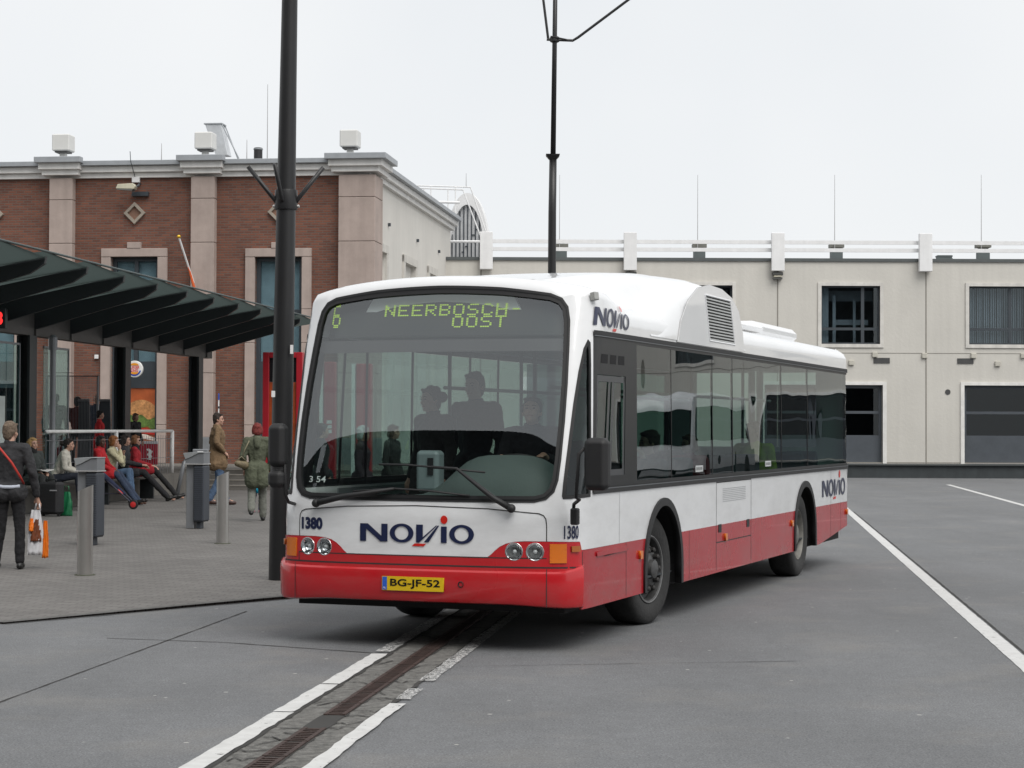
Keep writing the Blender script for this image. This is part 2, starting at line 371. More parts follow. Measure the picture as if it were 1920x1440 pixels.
# drain channel with its concrete collar
def chan(t): return Vector((-1.285+(t-10.1)*.1215, t))       # middle of the channel
mb = MB(); v = []; f = []
ys = [8+.25*k for k in range(150)]
for y in ys:
    c = chan(y); v += [(c.x-.255+random.uniform(-.012, .012), y, .004), (c.x+.245+random.uniform(-.012, .012), y, .004)]
f = [(2*i, 2*i+1, 2*i+3, 2*i+2) for i in range(len(ys)-1)]
mb.add(v, f); struct(mb.build('drain_collar', CONC))
mb = MB(); ribbon(mb, [chan(8), chan(45)], .15, .008, .012)
for s in (-.262, .252): ribbon(mb, [chan(8)+Vector((s, 0)), chan(45)+Vector((s, 0))], .035, .0085, .012)
y = 9.2
while y < 24:    # cracks running out from the channel
    c = chan(y); s = random.choice((-1, 1)); p = [Vector((c.x+s*.07, y))]
    for k in range(random.randint(2, 5)): p.append(p[-1]+Vector((s*random.uniform(.02, .06), random.uniform(-.11, .11))))
    if abs(p[-1].x-c.x) > .29: p[-1].x = c.x+s*.28
    ribbon(mb, p, random.uniform(.006, .018), .0095, .003); y += random.uniform(.05, .35)
struct(mb.build('drain_gap', JOINT))
gr = thing('drain_grate', 'rusty cast iron grate strip along the cracked drain between two white lines', 'drain grate', (0, 0, 0))
RUST = M('rusty_iron', (.06, .04, .035), .7, .4, var=.35, vscale=12, bump=.4)
mb = MB(); y = 8.4; th = math.atan(.1215)
def gT(c, y0): return lambda x, yy, z: (c.x+x*math.cos(th)+yy*math.sin(th), y0-x*math.sin(th)+yy*math.cos(th), z)
while y < 40:
    if abs(y-11.4) < .26: mb.build('grate', RUST, gr); mb = MB()
    if not (11.35 < y < 11.9):
        T = gT(chan(y), y); 
        for s in (-1, 1): mb.box(s*.055-.012, s*.055+.012, 0, .48, .008, .016, T)
        for k in range(8): mb.box(-.055, .055, k*.06+.01, k*.06+.034, .007, .0145, T)
    y += .5
mb.build('grate', RUST, gr)
# white lines
def worn_line(xs, w, runs, z=.012):
    fx = lambda y: xs[0]+(xs[1]-xs[0])*(y-8.)/35.5
    for y0, y1, m_ in runs:
        mb = MB(); ribbon(mb, [(fx(y0), y0), (fx(y1), y1)], w, z, .008); struct(mb.build('road_marking', m_))
worn_line((-1.877, 2.468), .125, [(8, 12.0, PAINT), (12.03, 13.3, PAINT), (13.34, 15.1, PAINT), (15.25, 18.2, PAINTW), (18.2, 43.5, PAINT)])
worn_line((-1.267, 3.17), .10, [(8, 12.4, PAINT), (12.6, 13.1, PAINTW), (13.5, 19.5, PAINTW), (19.5, 43.5, PAINT)])
mb = MB(); ribbon(mb, [(2.6, 5), (3.83, 14.69), (4.9, 23.41), (7.08, 41.2), (8.8, 55)], .14, .004, .003); struct(mb.build('road_marking', PAINT))
mb = MB(); ribbon(mb, [(10.3, 33), (11.74, 45.0), (13.66, 61.46)], .15, .004, .003); struct(mb.build('road_marking', PAINT))
mb = MB(); ribbon(mb, [(2.66, 5), (3.93, 14.69), (5.0, 23.41), (7.18, 41.2)], .02, .0045, .004); struct(mb.build('road_joint', JOINT))

# ---- brick building on the left -------------------------------------------------
BC = Vector((-4.32, 58.0)); ex = Vector((math.cos(A7), -math.sin(A7))); ey = Vector((math.sin(A7), math.cos(A7)))
def fac(px, py, y=0.):
    d = sight(px, py); o_ = Vector((0, 0))-BC; t = (y-o_.dot(ey))/Vector((d.x, d.y)).dot(ey)
    p = Vector((d.x*t, d.y*t)); return ((p-BC).dot(ex), EYE+d.z*t)
def sidew(px, py, x=0.):
    d = sight(px, py); o_ = Vector((0, 0))-BC; t = (x-o_.dot(ex))/Vector((d.x, d.y)).dot(ex)
    p = Vector((d.x*t, d.y*t)); return ((p-BC).dot(ey), EYE+d.z*t)
TZ = .63   # terrace level
bb = thing('brick_building', 'red brick station building with pink stone pilasters and a stepped pale cornice', 'building', (BC.x, BC.y, 0), -A7)
ztop = fac(500, 300)[1]; zbr = fac(500, 331)[1]; zm1 = fac(500, 309)[1]; zm2 = fac(500, 321)[1]
wins = []
for cx in (-74, 253, 523, ):
    hw = 44; a, zt = fac(cx-hw, 482); b, _ = fac(cx+hw, 482); wins.append((a, b, zt))
wins[0] = (wins[1][0]-(wins[2][0]-wins[1][0])*1.0, wins[1][1]-(wins[2][0]-wins[1][0]), wins[1][2])
# bays left of the frame too
pitch = wins[2][0]-wins[1][0]
wins.insert(0, (wins[0][0]-pitch, wins[0][1]-pitch, wins[0][2]))
mb = MB(); slab(mb, rect(-22, -.02, TZ-.6, zbr), [rect(a, b, TZ, z) for a, b, z in wins], 0, .35)
mb.build('wall', BRICK, bb)
sy = 16.2
side_wins = []
for (x0, y0, x1, ) in ((700, 465, 722), (757, 492, 777), (803, 512, 815)):
    a, z = sidew(x0, y0+4); b, _ = sidew(x1, y0+9); side_wins.append((a, b, sidew(x0, y0)[1]))
mb = MB(); TS = lambda x, y, z: (-y, x, z)
slab(mb, rect(.9, sy, TZ-.6, zbr), [rect(a, b, TZ+1, z) for a, b, z in side_wins], 0, .3, TS)
mb.build('side_wall', STUCCO, bb)
for a, b, z in side_wins: MB().box(-.16, -.12, a-.05, b+.05, TZ+.9, z).build('blind_panel', STUCCO, bb)
for a, b, z in side_wins:
    mb = MB(); mb.box(0.003, .07, a-.3, a-.002, TZ+1, z+.22); mb.box(0.003, .07, b+.002, b+.3, TZ+1, z+.22); mb.box(.003, .075, a-.3, b+.3, z+.002, z+.25)
    mb.build('window_surround', M('render_trim', (.58, .56, .52), .85, streak=.05), bb)
    MB().box(.0, .08, (a+b)/2+1.4, (a+b)/2+1.5, z+.9, z+1.0).build('wall_fitting', FRAMEB, bb)
mb = MB(); mb.box(-22, -.3, .7, sy, zbr-.15, zbr+.02); mb.build('roof', M('roof_grey', (.2, .2, .2), .9), bb)
mb = MB(); mb.box(-22.2, -.4, .36, .5, TZ-.5, zbr-.2); mb.build('backing', DARKM, bb)
# pilasters
pils = [fac(p, 600)[0] for p in (118, 383)]
pp = pils[1]-pils[0]
pxs = [pils[0]-2*pp, pils[0]-pp, pils[0], pils[1]]
def pil(x0, x1, y0=-.28, y1=.02):
    mb = MB(); zs = [TZ+1.5, TZ+3.4, fac(383, 455)[1], fac(383, 374)[1], zbr-.0]; z = TZ
    zs = [fac(383, 820)[1], fac(383, 700)[1], fac(383, 572)[1], fac(383, 456)[1], fac(383, 374)[1], zbr]
    z = zs[0]
    for zz in zs[1:]: mb.cham(x0, x1, y0, y1, z+.006, zz-.006, .012); z = zz
    o = mb.build('pilaster', STONE, bb); MB().cham(x0-.02, x1+.02, y0-.02, y1, TZ-.1, zs[0], .02).build('plinth', M('plinth_grey', (.2, .21, .22), .8, var=.1), o); return o
for x in pxs: pil(x-.36, x+.36)
xc0 = fac(637, 600)[0]; pil(xc0, .30, -.28, .95)
# cornice: mouldings follow the facade and the side, stepping out over the pilasters
def mould(z0, z1, p, mat, name):
    mb = MB(); e = .004
    mb.box(-22, .02+p, -p, .4, z0, z1); mb.box(-.5, p+.02, .41, sy+.3, z0, z1)
    for x in pxs: mb.box(x-.5-p*.6, x+.5+p*.6, -.30-p, -p-e, z0+.07, z1+.10)
    mb.box(xc0-.14-p*.6, .32+p, -.30-p, -p-e, z0+.07, z1+.10); mb.box(.024+p, .32+p, -p, 1.15+p*.5, z0+.07, z1+.10)
    return mb.build(name, mat, bb, bevel=.012)
mould(zbr, zm2-.004, .10, TRIM, 'cornice'); mould(zm2, zm1-.004, .22, TRIM, 'cornice'); mould(zm1, ztop, .36, ZINC, 'roof_edge')
# window surrounds and glazing
for i, (a, b, z) in enumerate(wins):
    mb = MB(); fw = .29; zz = [TZ+.0, TZ+1.15, TZ+3.6, TZ+4.6, z]
    for s0, s1 in ((a-fw, a), (b, b+fw)):
        for k in range(4): mb.cham(s0, s1, -.1, .10, zz[k]+.005, zz[k+1]-.005, .01)
    mb.cham(a-fw, b+fw, -.11, .10, z, z+.25, .01); mb.cham((a+b)/2-.21, (a+b)/2+.21, -.125, .02, z+.25, z+.43, .01)
    mb.build('window_surround', STONE, bb)
    f = MB(); 
    for x in (a+.0, b-.12): f.box(x, x+.12, .16, .26, TZ, z)
    f.box(a+.12, b-.12, .16, .26, z-.12, z); f.box((a+b)/2-.06, (a+b)/2+.06, .16, .26, TZ+3.05, z-.12)
    f.box(a+.12, b-.12, .155, .27, TZ+2.25, TZ+3.05); f.box(a+.12, (a+b)/2-.06, .17, .25, TZ+4.5, TZ+4.6); f.box((a+b)/2+.06, b-.12, .17, .25, TZ+4.5, TZ+4.6)
    f.box(a+.12, a+.36, .15, .26, TZ, TZ+2.25)
    wf = f.build('window', FRAMEB, bb)
    MB().box(a+.12, b-.12, .2, .21, TZ+3.05, z-.12).build('pane', WINGLASS, wf)
    MB().box(a+.1, b-.1, .30, .32, TZ+3.0, z-.05).build('pane_backing', M('grey_blind', (.42, .50, .53), .8), wf)
    if i != 2: MB().box(a+.36, b-.12, .2, .21, TZ, TZ+2.25).build('pane', WINGLASS, wf)
# diamonds
DI = M('diamond_niche', (.24, .14, .10), .9, bump=.2)
for i, (a, b, z) in enumerate(wins):
    cx = (a+b)/2; cz = fac(253, 400)[1]; mb = MB(); r1, r0 = .33, .22
    o1 = [(cx+r1*math.cos(k*math.pi/2), cz+r1*math.sin(k*math.pi/2)) for k in range(4)]; i1 = [(cx+r0*math.cos(k*math.pi/2), cz+r0*math.sin(k*math.pi/2)) for k in range(4)]
    slab(mb, o1, [i1], -.10, .0); d = mb.build('diamond_ornament', M('diamond_stone', (.33, .29, .24), .85), bb)
    mb = MB(); slab(mb, i1, [], -.02, -.004); mb.build('niche', DI, d)
# burger poster and lower shop front in the second window
a, b, z = wins[2]
PA = lambda px, py: fac(px, py, .18)
x0, z0 = a+.36, TZ+.05; x1 = b-.12
def wavy(x0, x1, zf, n=24): return [(x0+(x1-x0)*k/n, zf(k/n)) for k in range(n+1)]
ps = MB().box(x0, x1, .19, .20, TZ+.02, TZ+2.25).build('poster', M('poster_red_brown', (.42, .10, .03), .4, var=.3, vscale=2), bb)
def layer(name, lo, hi, col, y, rg=.5, var=.2):
    lo_, hi_ = wavy(x0, x1, lo), wavy(x0, x1, hi); mb = MB(); slab(mb, lo_+hi_[::-1], [], y-.004, y); mb.build(name, M('poster_'+name, col, rg, var=var, vscale=9), ps)
layer('bun', lambda t: TZ+1.35-.1*t, lambda t: TZ+1.90-.9*(t-.55)**2, (.50, .24, .09), .185, .5, .5)
layer('lettuce', lambda t: TZ+1.18-.15*t+.03*math.sin(t*19), lambda t: TZ+1.5-.18*t+.05*math.sin(t*14), (.10, .17, .035), .178, .5, .7)
layer('tomato', lambda t: TZ+.98-.14*t, lambda t: TZ+1.25-.3*t+.02*math.sin(t*9), (.55, .03, .02), .172)
layer('sauce', lambda t: TZ+.86-.2*t, lambda t: TZ+.98-.2*t+.02*math.sin(t*11), (.7, .62, .55), .166)
layer('patty', lambda t: TZ+.52-.08*t, lambda t: TZ+.86-.2*t, (.22, .07, .03), .160, .6, .5)
layer('lower_bun', lambda t: TZ+.42-.05*t, lambda t: TZ+.53-.08*t, (.65, .25, .05), .154)
layer('strip', lambda t: TZ+.0, lambda t: TZ+.22, (.45, .45, .43), .150)
# shop sign disc
c = fac(253, 692, -.35); sg = thing('round_sign', 'round white fast food sign with red letters and a blue ring behind the shelter', 'sign', (BC.x+ex.x*c[0]-ey.x*.35, BC.y+ex.y*c[0]-ey.y*.35, c[1]), -A7)
RS = lambda x, y, z: (x, z, y)
mb = MB().lathe([(.235, -.05), (.25, -.04), (.25, .04), (.235, .05)], 40, RS); mb.build('panel', M('sign_white', (.75, .75, .73), .3), sg, autosm=30)
mb = MB(); arc = [(.21*math.cos(R(t)), .21*math.sin(R(t))) for t in range(150, 345, 8)]+[(.15*math.cos(R(t))+.03, .15*math.sin(R(t))+.02) for t in range(342, 148, -8)]
slab(mb, arc, [], -.057, -.052); mb.build('ring', M('sign_blue', (.02, .07, .35), .3), sg)
for (zz0, zz1, s) in ((.11, .17, 1), (-.17, -.11, -1)):
    mb = MB(); q = [(.13*math.cos(R(t)), (.11 if s > 0 else -.09)+s*.07*math.sin(R(t))) for t in range(0, 181, 15)]
    slab(mb, q, [], -.062, -.058); mb.build('bun', M('sign_orange', (.75, .30, .02), .3), sg)
v1, f1 = textfit('BURGER', -.16, .16, .01, .095, .02); v2, f2 = textfit('KING', -.12, .12, -.085, 0.0, .02)
mb = MB().add([(x, -.066, z) for x, z in v1], f1).add([(x, -.066, z) for x, z in v2], f2); mb.build('lettering', M('sign_red', (.65, .02, .02), .3), sg)
MB().box(-.03, .03, .05, .35, -.03, .03).build('bracket', FRAMEB, sg)

def bldthing(name, label, cat, px, py, y, group=None):
    x, z = fac(px, py, y); p = BC+ex*x+ey*y; return thing(name, label, cat, (p.x, p.y, z), -A7, group)
# cube lamps on the roof
CUBE = M('lamp_box_white', (.66, .66, .64), .5, var=.04)
lab = ['white cube lamp on the roof edge, leftmost of three', 'white cube lamp on the roof edge beside the metal duct', 'white cube lamp on the corner of the brick building roof']
src = None
for (px, py), l in zip(((121, 296), (387, 289), (658, 287)), lab):
    x, z = fac(px, py, 0.); z = ztop+.1; p = BC+ex*x+ey*(-.1)
    if src is None:
        src = thing('roof_lamp', l, 'lamp', (p.x, p.y, z), -A7, 'cube lamps along the cornice')
        MB().lathe([(.2, 0), (.13, .06), (.12, .2)], 4, lambda x, y, z: ((x-y)*.7, (x+y)*.7, z)).build('stem', CUBE, src)
        MB().box(-.2, .2, -.2, .2, .17, .215).build('base', M('lamp_base_dark', (.1, .1, .1), .5), src)
        MB().cham(-.27, .27, -.27, .27, .215, .72, .03).build('lamp_shade', CUBE, src)
    else: dup(src, (p.x, p.y, z), None, l)
# duct, flue, rods on the roof
t = bldthing('ventilation_duct', 'shiny metal ventilation duct with a slanted hood on the roof', 'duct', 408, 293, 1.2)
mb = MB().prism([(.0, 0), (-.34, .95), (.16, .95), (.38, 0)], -.22, .22, 'y'); mb.build('duct', M('galvanised', (.62, .64, .66), .35, .5, var=.15), t, bevel=.01)
mb = MB().box(-.37, .2, -.25, .25, .95, .985); mb.tube([(.18, -.2, .95), (.72, -.2, -.1)], .018).tube([(.18, .2, .95), (.6, .2, -.1)], .018).build('frame', ZINC, t)
t = bldthing('flue_pipe', 'short black flue pipe on the roof edge of the brick building', 'pipe', 484, 298, .8)
MB().lathe([(.13, -.1), (.13, .33), (.10, .34), (.1, .3)], 20).build('pipe', M('black_metal', (.02, .02, .022), .5), t, autosm=40); MB().lathe([(.145, .28), (.145, .31)], 20).build('band', ZINC, t)
RODM = M('rod_grey', (.4, .4, .4), .5)
def rod(px, py0, py1, l, y=1., Yp=None):
    if Yp is None: x, z0 = fac(px, py0, y); x, z1 = fac(px, py1, y); p = BC+ex*x+ey*y
    else: q = PY(px, py0, Yp); z0 = q.z; z1 = PY(px, py1, Yp).z; p = q
    o = MB().tube([(0, 0, 0), (0, 0, z1-z0)], [.016, .008], 6).build('lightning_rod', RODM); o.location = (p.x, p.y, z0); tag(o, l, 'rod', 'lightning rods on the roofs'); return o
rod(303, 300, 269, 'short thin lightning rod between the first two cube lamps'); rod(463, 300, 262, 'thin lightning rod just left of the black flue pipe'); rod(502, 300, 158, 'tallest thin lightning rod, left of the big black pole')
# floodlight
t = bldthing('floodlight', 'cream wall floodlight hanging under the cornice above the diamond', 'lamp', 240, 352, -.5)
mb = MB().prism([(-.34, -.03), (-.28, .10), (.18, .12), (.26, .03), (.22, -.05)], -.13, .13, 'y'); mb.build('housing', M('cream_plastic', (.55, .52, .40), .4), t, bevel=.01)
MB().prism([(-.33, -.035), (-.27, -.07), (.15, -.1), (.2, -.055)], -.12, .12, 'y').build('lens', M('lens_grey', (.15, .15, .14), .2), t)
MB().tube([(.2, 0, .02), (.3, .1, .08), (.22, .3, .12), (.22, .48, .18)], .03).box(.0, .5, .36, .49, -.2, -.08).build('bracket', FRAMEB, t)
t = bldthing('junction_box', 'small white junction box on the brick under the cornice', 'box', 255, 337, -.06)
MB().cham(-.12, .12, -.05, .05, -.09, .09, .015).build('box', WHITEP, t); MB().tube([(-.02, -.05, .09), (-.04, -.4, .5), (-.06, -.4, .8)], .012, 6).build('cable', FRAMEB, t)
t = bldthing('wall_box', 'small pale box on the brick wall beside the shelter glass', 'box', 181, 669, -.05); MB().cham(-.06, .06, -.04, .04, -.06, .06, .01).build('box', WHITEP, t)
# flag pole
x, z = fac(372, 560, -.05); p = BC+ex*x; t = thing('flagpole', 'slanted white flagpole with a gold ball and a furled orange flag', 'flagpole', (p.x, p.y, z), -A7)
e1 = (-.32, -1.0, 1.72)
MB().tube([(0, 0, 0), e1], .03).build('pole', WHITEP, t); MB().ell((-.325, -1.02, 1.77), (.06, .06, .05)).build('ball', M('gold', (.8, .5, .05), .3, .6), t, True)
MB().tube([(-.16, -.62, .9), (-.12, -.55, .75), (-.02, -.45, .3), (.03, -.4, -.25)], [.008, .03, .045, .02], 7).build('flag', M('orange_flag', (.65, .12, .03), .8), t)
t = bldthing('wall_post', 'thin blue topped white post against the brick wall behind the man', 'post', 410, 772, -.25)
MB().lathe([(.018, -1.2), (.018, .35)], 10).build('post', WHITEP, t); MB().lathe([(.022, .35), (.022, .52), (.01, .55)], 10).build('cap', M('blue_cap', (.03, .08, .4), .4), t); MB().lathe([(.028, .1), (.028, .16)], 10).build('band', FRAMEB, t)

# ---- grey render building on the right ------------------------------------------
YB = 73.0
rb = thing('rendered_building', 'long low pale grey rendered building with roof railing across the back', 'building', (0, YB, 0))
RQ = lambda px, py: ((lambda q: (q.x, q.z))(PY(px, py, YB)))
zr = RQ(1400, 490)[1]; PZ = .45
k = 73/FPX
pw = 277*k; wx0 = RQ(1540, 600)[0]; zw0 = RQ(1600, 645)[1]; zw1 = RQ(1600, 536)[1]
dx1 = RQ(1655, 800)[0]; zd = RQ(1655, 722)[1]; dx0 = RQ(1808, 800)[0]
wr = [(wx0+pw*i, wx0+pw*i+110*k) for i in range(-2, 9)]
dr = [(dx1-4.4+pw*2*0, dx1)]+[(dx0+pw*i*1.0*1.35, dx0+pw*i*1.35+4.8) for i in range(0, 5)]
mb = MB(); slab(mb, rect(RQ(833, 600)[0], 62, PZ, zr), [rect(a, b, zw0, zw1) for a, b in wr]+[rect(a, b, PZ+.01, zd) for a, b in dr], 0, .4)
mb.build('wall', STUCCO2, rb)
mb = MB().box(-3, 62, .6, 14, zr-.3, zr-.05); mb.build('roof', M('roof_grey', (.2, .2, .2), .9), rb)
mb = MB().box(-2.5, 62, -.06, .42, zr+.002, zr+.12); mb.build('parapet_cap', M('parapet_dark', (.09, .10, .10), .5), rb)
mb = MB().box(-2.5, 62, 3.0, 3.05, PZ, zr-.3); mb.build('backing', M('room_wall', (.10, .10, .10), .9), rb)
mb = MB()
for i in range(-2, 12):
    x = RQ(1458, 600)[0]+pw*i+.03*i; mb.box(x-.022, x+.022, -.006, -.002, PZ, zr)
mb.box(RQ(1190, 600)[0], 62, -.005, -.002, RQ(1700, 663)[1], RQ(1700, 663)[1]+.025); mb.box(-2, 62, -.005, -.002, PZ+.02, PZ+.05)
mb.build('wall_joint', M('wall_joint', (.24, .225, .2), .9), rb)
SUR = M('pale_surround', (.64, .62, .58), .8, streak=.15)
for i, (a, b) in enumerate(wr):
    mb = MB(); slab(mb, rect(a-.13, b+.13, zw0-.13, zw1+.13), [rect(a, b, zw0, zw1)], -.05, .12); mb.build('window_surround', SUR, rb)
    f = MB(); slab(f, rect(a, b, zw0, zw1), [rect(a+.06, b-.68, zw0+.62, zw1-.06), rect(b-.56, b-.06, zw0+.62, zw1-.06), rect(a+.06, b-.68, zw0+.06, zw0+.52), rect(b-.56, b-.06, zw0+.06, zw0+.52)], .15, .22)
    wf = f.build('window', FRAMEB, rb); MB().box(a, b, .18, .187, zw0, zw1).build('pane', WINGLASS, wf)
    bl = MB()
    if i in (3, 6): 
        for q in range(26): bl.box(a+.05+q*.084, a+.05+q*.084+(.05 if q % 3 else .03), .35, .36, zw0+.05, zw1)  # slatted blinds
    else:
        bl.box(a+.02, a+.32, .35, .36, zw0, zw1)
        bl.box(a+.5, a+.62, .5, .52, zw0, zw1-.3); bl.box(a+.62, b-.3, .8, .82, zw0+.75, zw0+.95); bl.box(b-.9, b-.8, .6, .62, zw0, zw1-.5); bl.box(a+.4, b-.05, 1.2, 1.22, zw1-.5, zw1-.1)  # grey strips behind the pane stand in for its reflections
    bl.build('pane_backing', M('blind_reflection_grey', (.22, .23, .25), .8), wf)
for a, b in dr:
    mb = MB(); slab(mb, [(a-.14, PZ), (a, PZ), (a, zd), (b, zd), (b, PZ), (b+.14, PZ), (b+.14, zd+.12), (a-.14, zd+.12)], [], -.05, .1); mb.build('door_surround', M('white_surround', (.74, .73, .70), .7, streak=.12), rb)
    f = MB(); hs = []; n = 2; w_ = (b-a-.1)/n
    for q in range(n):
        hs += [rect(a+.12+q*w_, a+q*w_+w_-.02, PZ+1.95, zd-.12), rect(a+.12+q*w_, a+q*w_+w_-.02, PZ+1.05, PZ+1.85)]
    slab(f, rect(a, b, PZ+.02, zd), hs, .18, .26); d = f.build('garage_door', M('door_blue_grey', (.065, .075, .088), .5, var=.1), rb)
    MB().box(a, b, .21, .217, PZ+1, zd-.1).build('pane', glassM('dark_glass', (.35, .4, .42), 1.45) if 'dark_glass' not in MATS else MATS['dark_glass'], d)
for px, py in ((1640, 665), (1733, 667), (1825, 667), (1596, 680), (1870, 682), (1918, 667)): x, z = RQ(px, py); MB().cham(x-.1, x+.1, -.09, -.001, z-.1, z+.1, .02).build('wall_fitting', M('fitting_cream', (.5, .48, .42), .6), rb)
for px, py in ((1653, 676), (1810, 677)): x, z = RQ(px, py); MB().box(x-.3, x+.3, -.03, -.001, z-.1, z+.1).build('vent', M('vent_dark', (.06, .06, .06), .7), rb)
mb = MB(); x, z = RQ(1777, 735); mb.lathe([(.1, -.02), (.1, .0)], 20, lambda X, Y, Z: (X+x, Z, Y+z)); mb.build('vent', M('vent_dark', (.06, .06, .06), .7), rb)
# platform in front of it
mb = MB().box(-3, 70, 69.6, 73.4, -.05, PZ-.005); o = mb.build('platform', M('platform_dark', (.035, .042, .045), .7, var=.15, streak=.2)); struct(o)
mb = MB().box(-3, 70, 69.5, 69.9, PZ-.004, PZ+.015); struct(mb.build('platform_edge', M('platform_edge', (.05, .055, .055), .8)))
# roof railing
rl = thing('roof_railing', 'white roof railing with two rails and wide panels along the grey building', 'railing', (0, YB, 0))
mb = MB()
for za, zb in ((450.5, 457.5), (465, 472)): z1 = RQ(1400, za)[1]; z0 = RQ(1400, zb)[1]; mb.box(RQ(915, 450)[0], 60, -.02, .05, z0, z1)
mb.build('rail', WHITEP, rl)
for i in range(-2, 10):
    x = RQ(1457, 470)[0]+pw*i*.998; z0 = RQ(1457, 509)[1]; z1 = RQ(1457, 438)[1]
    if i == -2: z0 += .02; x = RQ(912, 470)[0]
    MB().cham(x-.24, x+.24, -.32, -.09, z0, z1, .015).build('panel', WHITEP, rl)
# lamps under the panels
src = None
for i, l in enumerate(('square wall lamp under the railing panel just above the bus roof, the left one', 'square wall lamp under the railing panel left of the upper window')):
    x = RQ((1183, 1457)[i], 510)[0]; z = RQ(1457, 511)[1]
    if src is None:
        src = thing('wall_lamp', l, 'lamp', (x, YB-.12, z), 0, 'wall lamps under the roof railing')
        MB().cham(-.2, .2, -.12, .1, -.12, 0, .02).build('housing', M('lamp_dark', (.08, .08, .075), .5), src); MB().cham(-.15, .15, -.125, .08, -.19, -.13, .02).build('lens', M('lens_cream', (.55, .52, .42), .3), src)
        MB().box(-.17, .17, -.1, .1, -.26, -.2).build('guard', MATS['lamp_dark'], src)
    else: dup(src, (x, YB-.12, z), None, l)
# roof vents with rods
lv = ['dark roof vent behind the black street pole', 'dark roof vent above the rear of the bus', 'dark roof vent left of the third railing panel', 'dark roof vent near the right edge']
for i, px in enumerate((1052, 1311, 1568, 1843)):
    q = PY(px, 486, YB+2.5); zt = PY(px, 458, YB+2.5).z; o = thing('roof_vent', lv[i], 'vent', (q.x, YB+2.5, zr-.1), 0, 'dark vents behind the roof railing')
    h = zt-zr+.1; MB().box(-.22, .22, -.2, .2, 0, h-.28).build('base', M('vent_base', (.10, .12, .12), .6), o); MB().box(-.27, .27, -.24, .24, h-.14, h).box(-.17, .17, -.15, .15, h-.281, h-.139).build('cap', M('vent_cap', (.16, .16, .14), .6), o)
    rod(px-3, 470, 328, ['thin lightning rod right of the black street pole', 'thin lightning rod above the rear of the bus', 'thin lightning rod left of the third railing panel', 'thin lightning rod near the right edge'][i], 0, YB+2.2)
q = PY(1770, 486, YB+4); o = thing('roof_unit', 'dark slatted ventilation unit right of the third railing panel', 'vent', (q.x, YB+4, zr-.1)); 
mb = MB()
for i in range(5): mb.box(-.3, .3, -.2, .2, .2+i*.11, .25+i*.11)
mb.box(-.28, .28, -.18, .18, 0, .7); mb.build('louvre', MATS['vent_base'], o)
# arched glazed roof end with rails
q = PY(876, 486, 76.); t = thing('arched_skylight', 'white arched skylight with vertical dark glazing bars behind the roof edge', 'skylight', (q.x, 76, zr-.1), R(-12))
Hh = PY(876, 362, 76).z-zr+.1; hw = .88
def arch(w, h, n=28): return [(w*math.cos(math.pi*i/n), h*(math.sin(math.pi*i/n))**.8) for i in range(n+1)]
mb = MB(); slab(mb, arch(hw, Hh), [[(x*1, z+.02) for x, z in arch(hw*.80, Hh*.84)]], -.06, .3); mb.build('arch', WHITEP, t)
mb = MB(); slab(mb, arch(hw*.81, Hh*.85), [], .1, .12); mb.build('panel', M('skylight_white', (.68, .69, .7), .4), t)
mb = MB()
for i in range(-4, 5): x = i*.155; h = Hh*.84*max(0, 1-(x/(hw*.80))**2)**.4; mb.box(x-.018, x+.018, .04, .09, .02, h)
for i in range(-3, 3): mb.box(i*.14+.04, i*.14+.14, .05, .085, .5+.22*i+.6, .54+.22*i+.6)
mb.build('glazing_bar', FRAMEB, t)
mb = MB(); A = arch(hw*.98, Hh*.99); vv = [(x, .3, z) for x, z in A]+[(x-1.2, 5, z) for x, z in A]; n = len(A); mb.add(vv, [(i, i+1, i+1+n, i+n) for i in range(n-1)]); mb.build('vault', M('vault_grey', (.16, .18, .18), .4, var=.1), t, True)
t = thing('roof_guard_rail', 'thin white tubular guard rail climbing over the arched skylight', 'railing', (0, 75.2, 0))
mb = MB(); 
def T3(pts, r=.028, dy=0): mb.tube([PY(a, b, 75.2)-Vector((0, 75.2-dy, 0)) for a, b in pts], r, 6)
T3([(778, 348), (882, 351), (913, 440)]); T3([(768, 352), (868, 356), (900, 440), (912, 470)]); T3([(795, 378), (862, 380)], .05); T3([(835, 453), (900, 453)], .05)
for a, b0, b1 in ((778, 349, 400), (795, 352, 370), (808, 349, 378), (840, 355, 405), (854, 351, 400)): T3([(a, b0), (a, b1)], .025)
mb.build('rail', WHITEP, t)
rod(874, 350, 325, 'short lightning rod on top of the arched skylight', 0, 76.5)

# ---- unseen hall added behind the photographer, shaped for its dark reflection in the bus
bk = thing('reflected_hall', 'tall dark station hall behind the viewer mirrored in the windscreen', 'building', (-26, -14, 0), R(154))
mb = MB(); slab(mb, rect(-62, 62, 0, 18), [rect(-58+i*6, -54+i*6, 3.4+j*5, 6.4+j*5) for i in range(19) for j in range(3)]+[rect(-28+i*6, -24+i*6, .1, 3.0) for i in range(9)], -.4, 0); mb.build('wall', M('hall_brick', (.06, .045, .04), .9), bk)
MB().box(-62, 62, -8, -1.2, 0, 17.8).build('backing', DARKM, bk); MB().box(-62.3, 62.3, -.6, .3, 18, 18.5).build('roof_edge', M('hall_edge', (.2, .19, .19), .7), bk)
